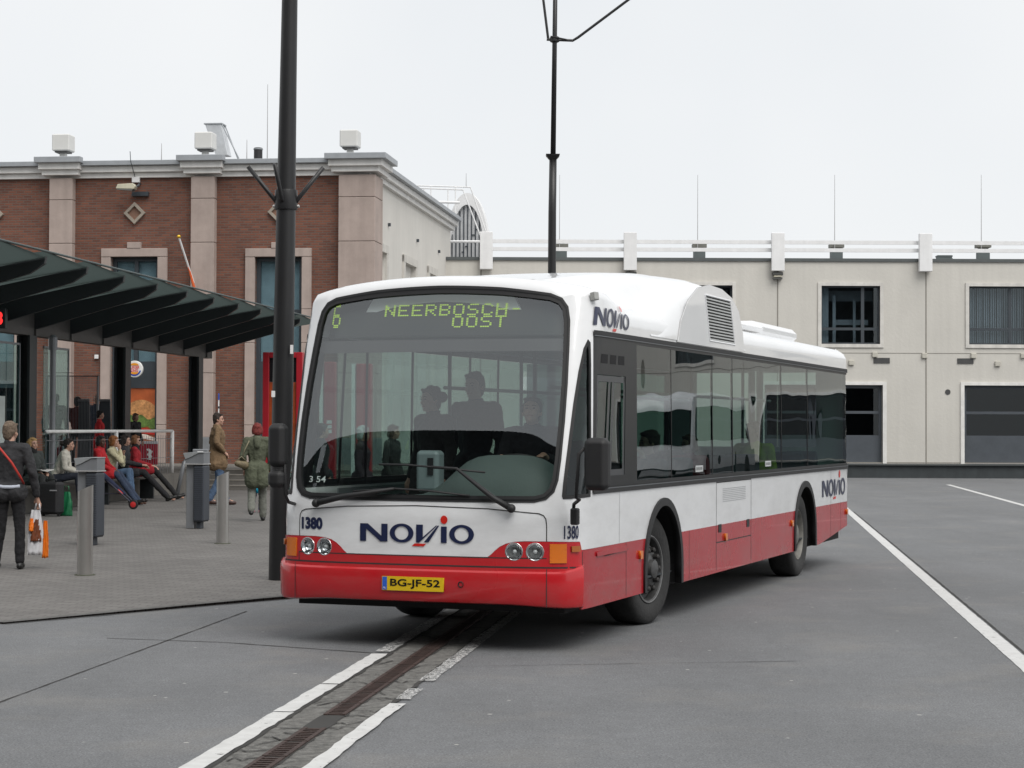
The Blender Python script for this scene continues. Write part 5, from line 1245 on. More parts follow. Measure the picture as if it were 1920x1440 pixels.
# dashboard, wheel, ticket machine
DASH = M('dashboard', (.085, .11, .105), .6, var=.08, bump=.1)
mb = MB(); v = []; nn = 25
for i in range(nn):
    y = -1.1+2.2*i/(nn-1); hump = .33*math.exp(-((y-.62)/.52)**4); xf = plan(y)[0]-.10
    pr = [(xf, 1.02), (xf-.03, 1.165), (xf-.14, 1.19+hump*.65), (xf-.30, 1.20+hump), (xf-.50, 1.18+hump*.85), (xf-.56, 1.08), (xf-.56, .45)]
    v += [(a, y, b) for a, b in pr]
mb.add(v, [(i*7+j, (i+1)*7+j, (i+1)*7+j+1, i*7+j+1) for i in range(nn-1) for j in range(6)]); da = mb.build('dashboard', DASH, bus, autosm=40)
mb = MB()
for q in range(6): mb.box(-.26, -.235, -.95+q*.33, -.72+q*.33, 1.188, 1.196)
mb.build('air_vent', SEAM, da)
cs = Vector((-.80, .66, 1.42)); T = orient(cs, Vector((-.45, 0, .9)).normalized()); mb = MB().tube([T(.24*math.cos(R(a)), .24*math.sin(R(a)), 0) for a in range(0, 361, 15)], .016, 8, False); mb.tube([T(0, 0, 0), T(.23, 0, 0)], .012).tube([T(0, 0, 0), T(-.23, 0, 0)], .012).tube([T(0, 0, 0), T(0, 0, -.35)], .03); mb.build('steering_wheel', RUB, bus, True)
tm = MB().cham(-.08, .08, -.10, .10, 0, .34, .025, lambda x, y, z: (x-.62, y-.10, z+1.22)).build('ticket_machine', M('machine_grey', (.22, .27, .28), .4), bus, bevel=.01)
MB().box(-.535, -.53, -.09, -.04, 1.36, 1.50).build('screen', DARKM, tm)
SEAT = M('seat_fabric', (.02, .06, .075), .85, var=.3, vscale=30); POLE = M('grab_pole', (.30, .32, .33), .35, .5)
def seat(x, y, z=.44, f=1):
    s_ = MB().cham(x-.22, x+.22, y-.21, y+.21, z+.38, z+.47, .03).build('passenger_seat', SEAT, bus, bevel=.01); MB().cham(x-.27*f-.04, x-.27*f+.04, y-.21, y+.21, z+.42, z+1.02, .03).build('backrest', SEAT, s_, bevel=.01); MB().box(x-.05, x+.05, y-.05, y+.05, z, z+.38).build('leg', INT, s_)
for x in (-3.4, -4.3, -5.2, -6.1, -7.2, -9.6, -10.5):
    for y in (.85, -.85): seat(x, y)
seat(-1.45, .66, .62)
for x, y in ((-1.9, .35), (-1.9, -.45), (-3.9, .5), (-3.9, -.5), (-6.6, .5), (-6.6, -.5), (-9., .5)): MB().tube([(x, y, .44), (x, y, 2.52)], .018, 8).build('grab_pole', POLE, bus, True)
for y in (.5, -.5): MB().tube([(-1.9, y, 2.1), (-10.5, y, 2.1)], .016, 8).build('grab_rail', POLE, bus, True)
MB().box(-1.86, -1.83, .30, 1.15, .6, 2.3).build('cab_partition', glassM('cab_glass', (.45, .5, .5), 1.5), bus)
MB().box(-1.82, -1.78, .30, 1.15, .44, 1.3).build('cab_door', INT, bus)

# ---- coach standing outside the picture on the right: its mirror image shows in the side windows
co_ = thing('parked_coach', 'white coach with a dark windscreen mirrored in the side windows of the bus', 'coach', (30.0, 57, 0), R(245))
CW = M('coach_white', (.72, .73, .74), .3, coat=.5)
def csec(x, w_, zt): return [(x, -w_, .4), (x, -w_, 2.6), (x, -w_+.12, zt-.12), (x, -w_+.4, zt), (x, w_-.4, zt), (x, w_-.12, zt-.12), (x, w_, 2.6), (x, w_, .4)]
mb = MB(); v = []; st = [(0, 1.0, 2.6), (-.12, 1.15, 2.95), (-.5, 1.25, 3.2), (-2, 1.27, 3.25), (-11, 1.27, 3.25)]
for q in st: v += csec(*q)
mb.add(v, [(i*8+j, i*8+j+1, (i+1)*8+j+1, (i+1)*8+j) for i in range(4) for j in range(7)]+[tuple(range(8)), tuple(range(32, 40))]); mb.build('body', CW, co_, autosm=40)
mb = MB().prism([(-.95, 1.35), (.95, 1.35), (1.02, 2.6), (-1.02, 2.6)], .012, .02, 'x'); mb.build('windscreen', M('coach_glass', (.01, .012, .014), .08), co_)
for s in (1, -1): MB().box(-10.5, -.9, s*1.272-.004, s*1.272+.004, 1.5, 2.7).build('side_window', MATS['coach_glass'], co_)
for x in (-2.4, -8.6):
    for s in (1, -1): MB().lathe([(.49, -.1), (.49, .02), (.3, .03), (.0005, .03)], 24, lambda a, b, c, x=x, s=s: (x+a, s*(1.27+c), .49+b)).build('wheel', TY, co_)
# ================================================================ PEOPLE
FOLD = bpy.data.textures.new('folds', 'CLOUDS'); FOLD.noise_scale = .075; FOLD.noise_depth = 3
def bake(name, mb, mat, parent, voxel, smooth=2, label=None, fold=0.):
    me = bpy.data.meshes.new('tmp'); me.from_pydata(mb.v, [], mb.f); o = bpy.data.objects.new('tmp', me); C.objects.link(o)
    r = o.modifiers.new('r', 'REMESH'); r.mode = 'VOXEL'; r.voxel_size = voxel; r.use_smooth_shade = True
    if smooth: m = o.modifiers.new('s', 'SMOOTH'); m.iterations = smooth; m.factor = .5
    if fold: d = o.modifiers.new('d', 'DISPLACE'); d.texture = FOLD; d.strength = fold; d.mid_level = .5; d.texture_coords = 'GLOBAL'
    dg = bpy.context.evaluated_depsgraph_get(); dg.update(); e = o.evaluated_get(dg); nm = bpy.data.meshes.new_from_object(e); nm.name = name
    bpy.data.objects.remove(o, do_unlink=True); nm.materials.clear(); nm.materials.append(mat)
    for p in nm.polygons: p.use_smooth = True
    q = bpy.data.objects.new(name, nm); C.objects.link(q); q.parent = parent
    if label: q['label'] = label
    return q
def cloth(name, col, rough=.9): return M('cloth_'+name, col, rough, var=.22, vscale=7, bump=.9, bscale=16)
V3 = Vector
SKINS = {'light': (.46, .27, .20), 'dark': (.10, .05, .035), 'mid': (.36, .20, .14)}
def person(label, loc, rz, H=1.72, pose='stand', skin='light', hair=((.06, .035, .02), 'short'), top=('jacket', (.03, .03, .03)), legs=('trousers', (.02, .02, .025)), shoes=(.012, .012, .012), J=None, lean=0., turn=0., nod=0., coat=0., female=False, bulk=1., vx=.012, group=None):
    k = H/1.72; root = thing('person', label, 'person', loc, rz, group)
    z0 = .93 if pose == 'stand' else .12   # pelvis height above the ground or above the seat
    P = dict(pelvis=V3((0, 0, z0)), hipL=V3((-.09, 0, z0-.03)), hipR=V3((.09, 0, z0-.03)))
    ln_ = math.sin(lean); lc = math.cos(lean)
    up = lambda d, y=0, x=0: V3((x, d*ln_+y*lc, z0+d*lc-y*ln_))
    P.update(waist=up(.15), chest=up(.37, .005), neck=up(.53, -.01), shL=up(.48, -.01, -.18), shR=up(.48, -.01, .18))
    hb = up(.60, .01); head = hb+V3((0, .01+.06*math.sin(nod), .07)); P['head'] = head
    if pose == 'stand':
        P.update(kneeL=V3((-.10, .01, .49)), kneeR=V3((.10, .01, .49)), ankL=V3((-.10, -.02, .085)), ankR=V3((.10, -.02, .085)))
        P.update(elL=up(.20, -.03, -.24), elR=up(.20, -.03, .24), haL=up(-.03, .06, -.25), haR=up(-.03, .06, .25))
    else:
        P.update(kneeL=V3((-.11, .43, z0+.03)), kneeR=V3((.11, .43, z0+.03)), ankL=V3((-.12, .50, -.37)), ankR=V3((.12, .50, -.37)))
        P.update(elL=up(.22, .02, -.23), elR=up(.22, .02, .23), haL=V3((-.10, .30, z0+.13)), haR=V3((.10, .30, z0+.13)))
    if J:
        for a, b in J.items(): P[a] = V3(b)
    P = {a: b*k for a, b in P.items()}; g = 1.0*k*bulk; head = P['head']
    Hm = Matrix.Translation(head) @ Matrix.Rotation(turn, 4, 'Z') @ Matrix.Rotation(-nod, 4, 'X'); HT = lambda x, y, z: tuple(Hm @ V3((x*k, y*k, z*k)))
    def limb(mb, a, ra, b, rb): mb.caps(P[a], ra*g, P[b], rb*g, 12)
    # body: one continuous skin surface
    b = MB(); c0 = P['chest']; 
    b.caps(P['pelvis'], .105*k, P['waist'], .10*k, 14).caps(P['waist'], .10*k, P['chest'], .115*k, 14).caps(P['shL'], .055*k, P['shR'], .055*k, 12).caps(P['chest'], .09*k, P['neck'], .056*k, 12).caps(P['neck'], .056*k, head-V3((0, .01, .05))*k, .050*k, 12)
    for s in 'LR':
        limb(b, 'sh'+s, .045, 'el'+s, .036); limb(b, 'el'+s, .035, 'ha'+s, .024); limb(b, 'hip'+s, .075, 'knee'+s, .052); limb(b, 'knee'+s, .05, 'ank'+s, .034)
        A = P['ank'+s]; kn = P['knee'+s]; fd = V3((0, 1, 0)); b.caps(A, .035*k, A+fd*.13*k-V3((0, 0, .04*k)), .03*k)
        W = P['ha'+s]; d = (W-P['el'+s]).normalized(); side = d.cross(V3((0, 0, 1))); side = side.normalized() if side.length > .1 else V3((1, 0, 0)); dn = d.cross(side).normalized()
        if dn.z > 0: dn = -dn
        b.caps(W, .022*k, W+d*.075*k, .030*k, 10); sg = -1 if s == 'L' else 1
        for q in range(4):
            o_ = side*(.021*(q-1.5))*k; L_ = (.062, .072, .068, .052)[q]*k; r0 = W+d*.082*k+o_; m1 = r0+d*L_*.55+dn*.010*k; m2 = m1+d*L_*.4+dn*.022*k
            b.caps(r0, .0098*k, m1, .009*k, 7).caps(m1, .009*k, m2, .008*k, 7)
        t0 = W+d*.03*k+side*.026*k*(-sg); b.caps(t0, .013*k, t0+d*.04*k-side*sg*.022*k+dn*.012*k, .010*k, 7)
    b.ell((0, -.008, .03), (.074, .094, .092), 18, 12, HT).ell((0, .018, -.035), (.057, .068, .072), 16, 10, HT).ell((0, .062, -.085), (.026, .022, .020), 10, 7, HT)
    b.ell((0, .094, -.020), (.012, .018, .016), 8, 6, HT).ell((0, .086, .006), (.009, .014, .03), 8, 6, HT).ell((0, .070, .022), (.05, .018, .012), 10, 6, HT)
    b.ell((0, .080, -.056), (.022, .010, .009), 8, 6, HT).ell((-.038, .062, -.022), (.022, .02, .022), 8, 6, HT).ell((.038, .062, -.022), (.022, .02, .022), 8, 6, HT)
    for s in (-1, 1): b.ell((s*.076, -.005, -.008), (.010, .018, .030), 8, 6, HT)
    SK = M('skin_'+skin, SKINS[skin], .55, var=.08, vscale=20)
    body = bake('body', b, SK, root, .0105*k, 1)
    for s in (-1, 1): 
        MB().ell((s*.030, .0835, .008), (.0125, .006, .0065), 8, 6, HT).build('eye', M('eye_dark', (.025, .02, .018), .3), body, True)
    mb = MB()
    for s in (-1, 1): mb.tube([HT(s*.014, .094, .027), HT(s*.032, .090, .033), HT(s*.048, .080, .027)], .0035*k, 5)
    mb.build('eyebrows', M('brow', (.05, .03, .02), .8), body); MB().tube([HT(-.024, .082, -.056), HT(-.008, .0915, -.054), HT(.008, .0915, -.054), HT(.024, .082, -.056)], .0045*k, 6).build('lips', M('lips_'+skin, tuple(c*f for c, f in zip(SKINS[skin], (.8, .5, .5))), .5), body, True)
    # upper clothing
    t = MB(); R_ = lambda r: r*g
    wz = P['waist']; fw = .86 if female else 1.
    t.caps(P['pelvis']+V3((0, 0, .04))*k, R_(.125), wz, R_(.118*fw+.006), 16).caps(wz, R_(.118*fw+.006), P['chest'], R_(.135), 16).caps(P['shL'], R_(.068), P['shR'], R_(.068), 12)
    for s in (-1, 1): t.caps(wz+V3((s*.045, 0, 0))*k, R_(.105*fw), P['chest']+V3((s*.06, 0, .02))*k, R_(.115), 12)
    t.caps(P['chest'], R_(.11), P['neck']-V3((0, 0, .01))*k, R_(.07), 12); t.lathe([(.060*g, -.02), (.066*g, .02), (.062*g, .052), (.05*g, .03)], 16, lambda x, y, z: tuple(P['neck']+V3((x, y, z*k))))
    for s in 'LR': limb(t, 'sh'+s, .068, 'el'+s, .056); t.caps(P['el'+s], R_(.056), P['el'+s].lerp(P['ha'+s], .90), R_(.043), 12)
    if coat and pose == 'stand':
        for s in (-1, 1):
            for yy in (-.05, 0, .05): t.caps(P['pelvis']+V3((s*.068, yy, 0))*k, R_(.118), P['pelvis']+V3((s*.078, yy, -coat))*k, R_(.126), 12)
    elif coat:
        for s in 'LR': t.caps(P['hip'+s], R_(.115), P['hip'+s].lerp(P['knee'+s], min(1, coat/.43)), R_(.095), 12)
    tp = bake(top[0], t, cloth(top[0]+'_%02d%02d%02d' % tuple(int(c*99) for c in top[1]), top[1]), root, vx*k, 2, None, .028*k)
    # legs
    l = MB(); l.caps(P['hipL'], R_(.098), P['hipR'], R_(.098), 12).caps(P['pelvis']-V3((0, 0, .02))*k, R_(.105), P['pelvis']+V3((0, 0, .07))*k, R_(.108), 14)
    for s in 'LR':
        limb(l, 'hip'+s, .092, 'knee'+s, .064); dd = P['ank'+s]+(P['knee'+s]-P['ank'+s]).normalized()*.02*k; l.caps(P['knee'+s], R_(.064), dd, R_(.056), 12)
    bake(legs[0], l, cloth(legs[0]+'_%02d%02d%02d' % tuple(int(c*99) for c in legs[1]), legs[1]), root, vx*k, 2, None, .020*k)
    for s in 'LR':
        A = P['ank'+s]; d = A-P['knee'+s]; f = V3((0, 1, 0)); 
        if pose == 'sit' and d.y > .15*k: f = (V3((0, .8, .35))).normalized()
        dn = V3((0, 0, -1)) if f.z == 0 else (V3((0, .35, -.8))).normalized()
        sh_ = MB().caps(A+dn*.015*k, .044*k, A+f*.06*k+dn*.035*k, .046*k, 12).caps(A+f*.05*k+dn*.040*k, .045*k, A+f*.15*k+dn*.048*k, .036*k, 12).caps(A-f*.03*k+dn*.045*k, .038*k, A+f*.14*k+dn*.058*k, .026*k, 10)
        bake('shoe', sh_, M('shoe_%02d%02d%02d' % tuple(int(c*99) for c in shoes), shoes, .45), root, .012*k, 1)
    # hair
    h = MB(); hc, hs = hair
    h.ell((0, -.018, .050), (.080, .094, .080), 18, 12, HT); h.ell((0, -.045, .012), (.078, .066, .080), 14, 10, HT); h.ell((0, -.060, -.038), (.062, .042, .058), 12, 8, HT)
    for s in (-1, 1): h.ell((s*.071, -.004, .018), (.013, .034, .040), 8, 6, HT)
    for q in range(7): a = -1.1+2.2*q/6; h.ell((.060*math.sin(a), .030+.040*math.cos(a), .096), (.022, .020, .013), 7, 5, HT)
    for q in range(26): a, e_ = random.uniform(0, 6.28), random.uniform(.1, 1.4); h.ell((.074*math.cos(a)*math.cos(e_), -.02+.085*math.sin(a)*math.cos(e_), .055+.074*math.sin(e_)), (.017, .022, .013), 6, 4, HT)
    if hs in ('bob', 'curly', 'long'):
        for s in (-1, 1): h.ell((s*.076, -.015, -.005), (.024, .055, .075), 10, 8, HT)
        h.ell((0, -.07, -.03), (.078, .05, .07), 12, 8, HT)
    if hs == 'long':
        for s in (-1, 0, 1): h.caps(HT(s*.06, -.055, -.02), .045*k, HT(s*.075, -.075, -.22), .035*k)
    if hs == 'bun': h.ell((0, -.135, .03), (.055, .05, .052), 12, 8, HT)
    if hs == 'curly':
        for q in range(60):
            a, e_ = random.uniform(0, 6.28), random.uniform(-.2, 1.5); x, y, z = math.cos(a)*math.cos(e_), math.sin(a)*math.cos(e_), math.sin(e_)
            if y > .45 and z < .55: continue
            h.ell((x*.088, y*.10-.02, z*.095+.035), (.022, .022, .022), 7, 5, HT)
    if hs != 'bald': bake('hair', h, M('hair_%02d%02d%02d' % tuple(int(c*99) for c in hc), hc, .7, var=.45, vscale=40, bump=.8, bscale=70), root, .011*k, 1)
    return root, P, HT, k
def at(px, D): return V3(((px-960)/FPX*D, D))
def stand(px, D, z=None): p = at(px, D); return (p.x, p.y, gz(D) if z is None else z)
SEATZ = .65
def sitp(px, D): p = at(px, D); return (p.x, p.y, SEATZ)
def ground_feet(P, **k): return k
# sitting figures: origin on the seat; lower the feet to the pavement
def low(x, y, D, H): return (x, y, (gz(D)-SEATZ)/(H/1.72)+.085)
# A: person with red strap, back to the camera, at the left edge
r, P, HT, k = person('person in dark jacket with red shoulder strap seen from behind at the left edge', stand(20, 23.3), R(4), 1.74, 'stand', 'light', ((.14, .10, .07), 'short'), ('jacket', (.028, .028, .031)), ('trousers', (.010, .010, .012)), J=dict(ankR=(.13, -.03, .085), kneeR=(.12, 0, .49), ankL=(-.16, .03, .085), haR=(.31, .04, .84), elR=(.27, -.06, 1.13)), turn=R(-25), coat=.03, bulk=1.0)
mb = MB().tube([HT(0, -.02, -.16)] and [(-.13*k, -.09*k, 1.45*k), (-.06*k, -.158*k, 1.38*k), (.05*k, -.175*k, 1.25*k), (.15*k, -.16*k, 1.08*k), (.17*k, -.05*k, 1.0*k)], [.014]*5, 6); mb.build('strap', M('strap_red', (.45, .03, .02), .6), r, True)
MB().tube([(-.13, -.13, .99), (-.05, -.155, .975), (.05, -.155, .975), (.14, -.13, .985)], .022, 8).build('shirt_hem', M('shirt_pale', (.45, .48, .55), .9), r, True)
hp = r.matrix_basis
def world(root, p): 
    c, s = math.cos(root.rotation_euler.z), math.sin(root.rotation_euler.z); return (root.location.x+p[0]*c-p[1]*s, root.location.y+p[0]*s+p[1]*c, root.location.z+p[2])
hb_ = world(r, (.315*k, .05*k, .74*k)); t = thing('plastic_bag', 'crumpled white and orange plastic bag held by the person at the left edge', 'bag', hb_, R(10))
def bagmesh(x0, x1, z0, z1, amp, yo=0., th=.05, seed=1):
    rd = random.Random(seed); n = 14; m = 12; v = []
    for side in (-1, 1):
        for j in range(m+1):
            q = j/m; z = z1+(z0-z1)*q; wv = .55+.45*min(1, q*2.2); cx = (x0+x1)/2
            for i in range(n+1):
                a = -1+2*i/n; v.append((cx+(x1-x0)/2*a*wv, yo+side*(th*math.sqrt(max(0, 1-a*a))*(.4+.6*q))+amp*math.sin(a*7+q*5+side)*.5+rd.uniform(-amp, amp)*.5, z+rd.uniform(-.006, .006)))
    N_ = (n+1)*(m+1); f = []
    for s in (0, 1):
        for j in range(m):
            for i in range(n): a = s*N_+j*(n+1)+i; q = (a, a+1, a+n+2, a+n+1); f.append(q if s else q[::-1])
    for j in range(m):
        for i in (0, n): a = j*(n+1)+i; f.append((a, a+n+1, a+n+1+N_, a+N_))
    for i in range(n): a = m*(n+1)+i; f.append((a, a+1, a+1+N_, a+N_))
    return MB().add(v, f)
PB = M('bag_white', (.60, .60, .62), .35, var=.1); OB = M('bag_orange', (.75, .17, .01), .35, var=.15); BB = M('bag_brown', (.14, .04, .015), .4, var=.4, vscale=18)
bagmesh(-.11, .07, -.58, -.05, .018).build('bag', PB, t, True); bagmesh(.055, .13, -.62, -.18, .02, .01, .04, 3).build('side', OB, t, True)
v = bagmesh(-.085, .05, -.42, -.16, .012, -.012, .052, 5); v.build('print', BB, t, True); bagmesh(-.10, -.03, -.30, -.15, .01, -.018, .05, 6).build('print', OB, t, True); MB().tube([(-.03, 0, -.06), (-.01, 0, .03), (.02, 0, .03), (.03, 0, -.06)], .012, 6).build('handle', PB, t, True)
# seated row
W = (.50, .48, .42)
def seatJ(D, H, spread=.11, reach=.50, kz=.15, st=0.): return dict(ankL=low(-spread, reach+st, D, H), ankR=low(spread, reach+st, D, H), kneeL=(-spread, .43, kz), kneeR=(spread, .43, kz))
r, P, HT, k = person('seated blonde woman in a dark green grey coat with an open book on her lap', sitp(62, 36.3), R(-128), 1.62, 'sit', 'light', ((.40, .25, .10), 'curly'), ('coat', (.038, .045, .043)), ('skirt_trousers', (.025, .027, .027)), J=seatJ(36.3, 1.62), female=True, coat=.35, nod=R(-8), bulk=1.12)
MB().caps(P['neck']+V3((0, .01, -.02)), .085, P['neck']+V3((0, .02, .05)), .075).build('scarf', cloth('black_scarf', (.012, .012, .013)), r, True)
bk_ = world(r, (0, .33, .25)); t = thing('open_book', 'open white book on the lap of the blonde woman', 'book', bk_, R(-128)); MB().prism([(-.15, .03), (0, .0), (.15, .03), (.15, .045), (0, .015), (-.15, .045)], -.1, .1, 'y').build('pages', M('paper', (.6, .6, .58), .8), t)
r, P, HT, k = person('seated woman in a cream white jacket with dark hair in a bun, in profile', sitp(107, 37.6), R(-88), 1.68, 'sit', 'light', ((.018, .012, .01), 'bun'), ('jacket', W), ('jeans', (.018, .022, .035)), J=dict(seatJ(37.6, 1.68), haL=(-.05, .42, .22), haR=(.05, .42, .22), elL=(-.2, .2, .30), elR=(.2, .2, .30)), female=True, lean=R(22), coat=.0, turn=R(-6))
r, P, HT, k = person('seated dark skinned woman in a bright red coat just right of the litter bin', sitp(185, 39.9), R(-96), 1.68, 'sit', 'dark', ((.01, .008, .008), 'bob'), ('coat', (.42, .012, .018)), ('jeans', (.03, .045, .08)), J=dict(seatJ(39.9, 1.68, .1, .85, .12), haL=(-.08, .34, .2), haR=(.08, .34, .2), elL=(-.2, .15, .30), elR=(.2, .15, .30)), female=True, coat=.33, turn=R(-22), lean=R(4))
r, P, HT, k = person('seated ginger haired woman in a cream jacket with her hand at her chin', sitp(206, 40.8), R(-92), 1.66, 'sit', 'light', ((.26, .10, .03), 'curly'), ('jacket', (.52, .48, .32)), ('jeans', (.07, .12, .20)), J=dict(seatJ(40.8, 1.66, .1, .50, .17), elR=(.14, .30, .36), haR=(.04, .24, .62), elL=(-.14, .26, .3), haL=(-.02, .30, .50)), female=True, lean=R(8), coat=.0)
r, P, HT, k = person('seated woman with long dark hair, black scarf and dark coat, legs stretched out', sitp(232, 41.6), R(-84), 1.70, 'sit', 'light', ((.02, .012, .01), 'long'), ('coat', (.022, .023, .027)), ('trousers', (.010, .010, .012)), J=dict(seatJ(41.6, 1.7, .1, .95, .12), haL=(-.03, .42, .25), haR=(.08, .42, .27)), female=True, coat=.3, lean=R(3), turn=R(-8))
r, P, HT, k = person('seated woman with sunglasses in a black and red jacket, rightmost of the row', sitp(254, 42.5), R(-80), 1.68, 'sit', 'light', ((.20, .09, .04), 'bob'), ('coat', (.30, .012, .02)), ('tights', (.012, .012, .013)), J=dict(seatJ(42.5, 1.68, .09, .92, .15), haL=(.0, .40, .22), haR=(.07, .36, .24)), female=True, coat=.36, turn=R(-10))
MB().caps(HT(-.045, .088, .008), .014, HT(.045, .088, .008), .014, 8).build('sunglasses', BLK, r, True); MB().caps(P['neck']+V3((0, .0, -.12)), .12, P['neck']+V3((0, .02, .03)), .08).build('scarf', cloth('black_scarf', ()), r, True)
# luggage around their feet
p = GP(96, 968); t = thing('suitcase', 'black upright suitcase beside the knees of the blonde woman', 'suitcase', (p.x, p.y, p.z), R(-20))
MB().cham(-.21, .21, -.13, .13, .04, .62, .04).build('case', M('suitcase_black', (.014, .014, .016), .7, bump=.4), t, bevel=.01); MB().tube([(-.1, 0, .62), (-.1, 0, .66), (.1, 0, .66), (.1, 0, .62)], .012, 6).build('handle', RUB, t, True); MB().box(.05, .2, -.134, -.131, .46, .48).build('strip', M('reflect_strip', (.4, .4, .42), .5), t)
for s in (-1, 1): MB().lathe([(.035, -.015), (.035, .015)], 12, lambda a, b, c, s=s: (s*.16+c, a, .035+b)).build('wheel', RUB, t)
p = GP(122, 968); t = thing('green_bag', 'green shopping bag standing beside the black suitcase', 'bag', (p.x, p.y+.1, p.z+.44), R(-15)); bagmesh(-.12, .12, -.44, 0, .015, 0, .06, 9).build('bag', M('bag_green', (.01, .14, .055), .4, var=.3), t, True); MB().tube([(-.05, 0, 0), (-.04, 0, .1), (.04, 0, .1), (.05, 0, 0)], .008, 6).build('handle', MATS['bag_green'], t, True)
# folded stroller
p = GP(250, 955); t = thing('folded_stroller', 'folded dark stroller with a red wheel hub at the feet of the seated row', 'stroller', (p.x, p.y, p.z), R(0))
MB().tube([(0, 0, .09), (-.6, .05, .62), (-.72, .06, .82)], .016, 8).tube([(.03, .12, .09), (-.5, .15, .6)], .014, 8).tube([(-.25, .06, .3), (-.6, .1, .3)], .012, 8).build('frame', M('stroller_frame', (.06, .06, .08), .4, .5), t)
MB().caps((-.2, .08, .3), .04, (-.62, .08, .66), .06).build('folded_seat', cloth('navy', (.015, .02, .05)), t, True); MB().caps((-.3, .05, .36), .03, (-.24, .05, .30), .03).build('buckle', M('buckle_red', (.5, .02, .02), .5), t, True)
w_ = MB().lathe([(.05, -.03), (.085, -.025), (.095, 0), (.085, .025), (.05, .03)], 18, lambda a, b, c: (a, c, .095+b)).build('wheel', RUB, t, autosm=40); MB().lathe([(.055, -.034), (.02, -.04), (.001, -.04)], 14, lambda a, b, c: (a, c, .095+b)).build('hub', MATS['buckle_red'], w_)
# standing people
r, P, HT, k = person('standing man in a brown jacket and blue jeans looking to the right', stand(408, 40.0), R(-72), 1.87, 'stand', 'light', ((.03, .02, .015), 'short'), ('jacket', (.17, .11, .06)), ('jeans', (.06, .10, .17)), (.05, .025, .02), J=dict(haR=(.19, .10, 1.0), elR=(.25, -.06, 1.18), haL=(-.19, .10, 1.0), elL=(-.25, -.06, 1.18), ankL=(-.08, .20, .085), ankR=(.09, -.16, .10), kneeL=(-.09, .10, .49), kneeR=(.09, .03, .49)), turn=R(-20), coat=.16, bulk=1.10)
r, P, HT, k = person('woman with dyed red hair in an olive green coat walking away from the camera', stand(483, 34.0), R(8), 1.69, 'stand', 'light', ((.16, .02, .015), 'bob'), ('coat', (.085, .095, .062)), ('trousers', (.15, .155, .135)), J=dict(ankR=(.11, .12, .085), kneeR=(.10, .10, .49), kneeL=(-.09, .0, .50), ankL=(-.10, -.28, .20), elL=(-.25, -.05, 1.14), haL=(-.22, .10, .93)), female=True, coat=.22, bulk=1.16)
MB().caps((0, -.13*k, 1.44*k), .07, (0, -.16*k, 1.33*k), .05).build('hood', cloth('coat_080906', ()), r, True) if 'cloth_coat_080906' in MATS else MB().caps((0, -.13*k, 1.44*k), .07, (0, -.16*k, 1.33*k), .05).build('hood', cloth('olive', (.085, .095, .062)), r, True)
MB().tube([(-.14*k, -.12*k, 1.42*k), (-.22*k, -.13*k, 1.25*k), (-.27*k, -.1*k, 1.08*k)], .012, 6).build('bag_strap', cloth('tan', (.2, .18, .12)), r, True)
q = world(r, (-.27, -.13, 1.0)); t = thing('handbag', 'tan patterned handbag at the side of the woman in the olive coat', 'bag', q, R(30)); MB().caps((-.07, 0, 0), .055, (.07, 0, -.03), .07).build('bag', M('bag_tan', (.15, .12, .07), .7, var=.5, vscale=25), t, True); MB().tube([(-.09, 0, .05), (0, 0, .12), (.09, 0, .04)], .01, 6).build('handle', cloth('tan', ()), t, True)
p = GP(478, 962); person('child in turquoise top and pink shoes half hidden behind the woman in the olive coat', (p.x+.02, p.y+.2, p.z), R(-20), 1.12, 'stand', 'light', ((.2, .12, .05), 'bob'), ('top', (.01, .33, .50)), ('trousers', (.02, .03, .10)), (.60, .22, .28), J=dict(ankL=(-.14, -.10, .085), haL=(-.25, .1, .9), haR=(.25, .1, .9)), coat=.25)
# people on the terrace behind the glass
person('man in a grey coat seen through the shelter glass with his back turned', stand(104, 46.5, TZ), R(10), 1.86, hair=((.02, .015, .012), 'short'), top=('jacket', (.07, .085, .09)), legs=('trousers', (.03, .03, .035)))
person('dark haired man in a dark red and grey jacket seen from behind on the terrace', stand(145, 47.3, TZ), R(0), 1.80, hair=((.012, .01, .01), 'short'), top=('jacket', (.09, .015, .015)), legs=('trousers', (.02, .02, .022)))
person('tall balding man in a dark blue jacket standing by the dark shelter column', stand(182, 48.0, TZ), R(-170), 1.88, hair=((.05, .03, .02), 'bald'), top=('jacket', (.03, .045, .075)), legs=('trousers', (.02, .022, .03)), bulk=1.1)
person('person in a bright red jacket behind the seated row on the terrace', stand(187, 45.5, TZ), R(-80), 1.46, hair=((.015, .01, .01), 'short'), top=('jacket', (.45, .015, .02)), legs=('trousers', (.03, .03, .035)), coat=.2)
person('person in a dark top half hidden behind the dark shelter column', stand(254, 48.6, TZ), R(-120), 1.42, skin='mid', hair=((.10, .05, .03), 'bob'), top=('jacket', (.02, .02, .022)), legs=('trousers', (.02, .02, .022)))
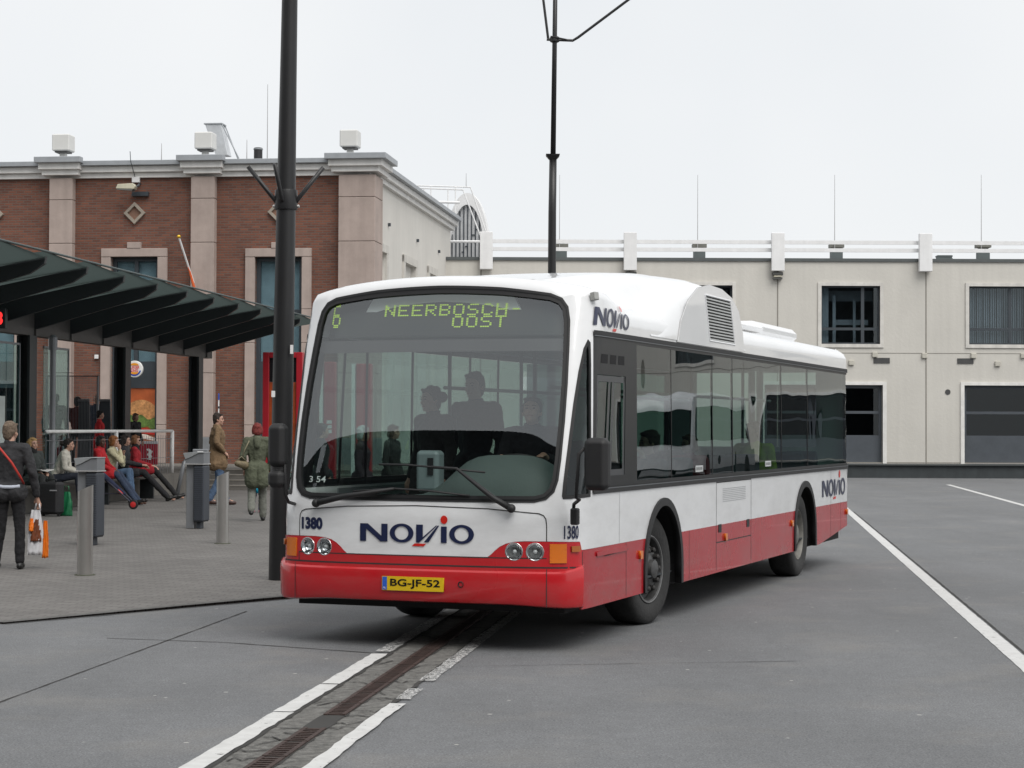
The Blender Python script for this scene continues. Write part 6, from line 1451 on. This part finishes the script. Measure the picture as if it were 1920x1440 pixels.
# ---- people inside the bus
def busw(x, y, z):
    c, s = math.cos(bus.rotation_euler.z), math.sin(bus.rotation_euler.z); return (BUSX+x*c-y*s, BUSY+x*s+y*c, z)
BR = bus.rotation_euler.z-math.pi/2       # facing the front of the bus
def inbus(label, x, y, z, rz, **kw): return person(label, busw(x, y, z), BR+rz, **kw)
SC = .91
inbus('bus driver in a dark uniform leaning over the steering wheel', -1.42, .52, 1.09, R(10), pose='sit', H=1.76, hair=((.02, .015, .012), 'short'), top=('jacket', (.012, .012, .016)), J=dict(haL=(-.18, .45, .40), haR=(.2, .45, .38), elL=(-.26, .20, .32), elR=(.26, .2, .30)), lean=R(14), nod=R(-18), coat=0)
inbus('young woman with tied back dark hair standing at the front inside the bus', -1.62, -.50, .44, R(-30), H=1.66, hair=((.03, .02, .012), 'bun'), top=('coat', (.02, .02, .02)), female=True, coat=.2)
o_ = inbus('tall man in a dark cap standing behind the young woman on the bus', -2.3, -.36, .44, R(-10), H=1.80, hair=((.012, .012, .012), 'short'), top=('jacket', (.02, .022, .028)), coat=.1)
person('woman in a dark jacket waiting on the pavement, seen through the left of the windscreen', stand(603, 30.5), R(-70), 1.70, hair=((.03, .02, .015), 'short'), top=('jacket', (.03, .035, .04)), female=True, coat=.1)
person('old woman with curly white hair on the pavement, seen through the windscreen', stand(680, 30.0), R(-95), 1.66, hair=((.60, .60, .60), 'curly'), top=('coat', (.05, .025, .035)), female=True, coat=.2, turn=R(-20))
person('woman with glasses and brown hair on the pavement, seen through the windscreen', stand(737, 31.5), R(-110), 1.68, hair=((.10, .055, .03), 'bob'), top=('coat', (.035, .03, .028)), female=True, coat=.2)
inbus('man with his hand at his mouth sitting at the first side window', -4.0, .78, .80, R(0), pose='sit', H=1.74, hair=((.04, .025, .015), 'short'), top=('jacket', (.015, .015, .016)), J=dict(ankL=(-.1, .45, -.35), ankR=(.1, .45, -.35), elL=(-.12, .28, .36), haL=(-.02, .24, .62)), turn=R(-50))
inbus('child in a red sweater sitting behind the first side window', -5.4, .80, .91, R(0), pose='sit', H=1.45, hair=((.10, .06, .03), 'bob'), top=('sweater', (.30, .015, .03)), turn=R(-45), J=dict(ankL=(-.1, .45, -.35), ankR=(.1, .45, -.35)))
inbus('passenger in a yellow green vest sitting further back in the bus', -8.3, .80, .91, R(0), pose='sit', H=1.72, skin='mid', hair=((.05, .03, .02), 'short'), top=('vest', (.45, .50, .03)), turn=R(-40), J=dict(ankL=(-.1, .45, -.35), ankR=(.1, .45, -.35)))
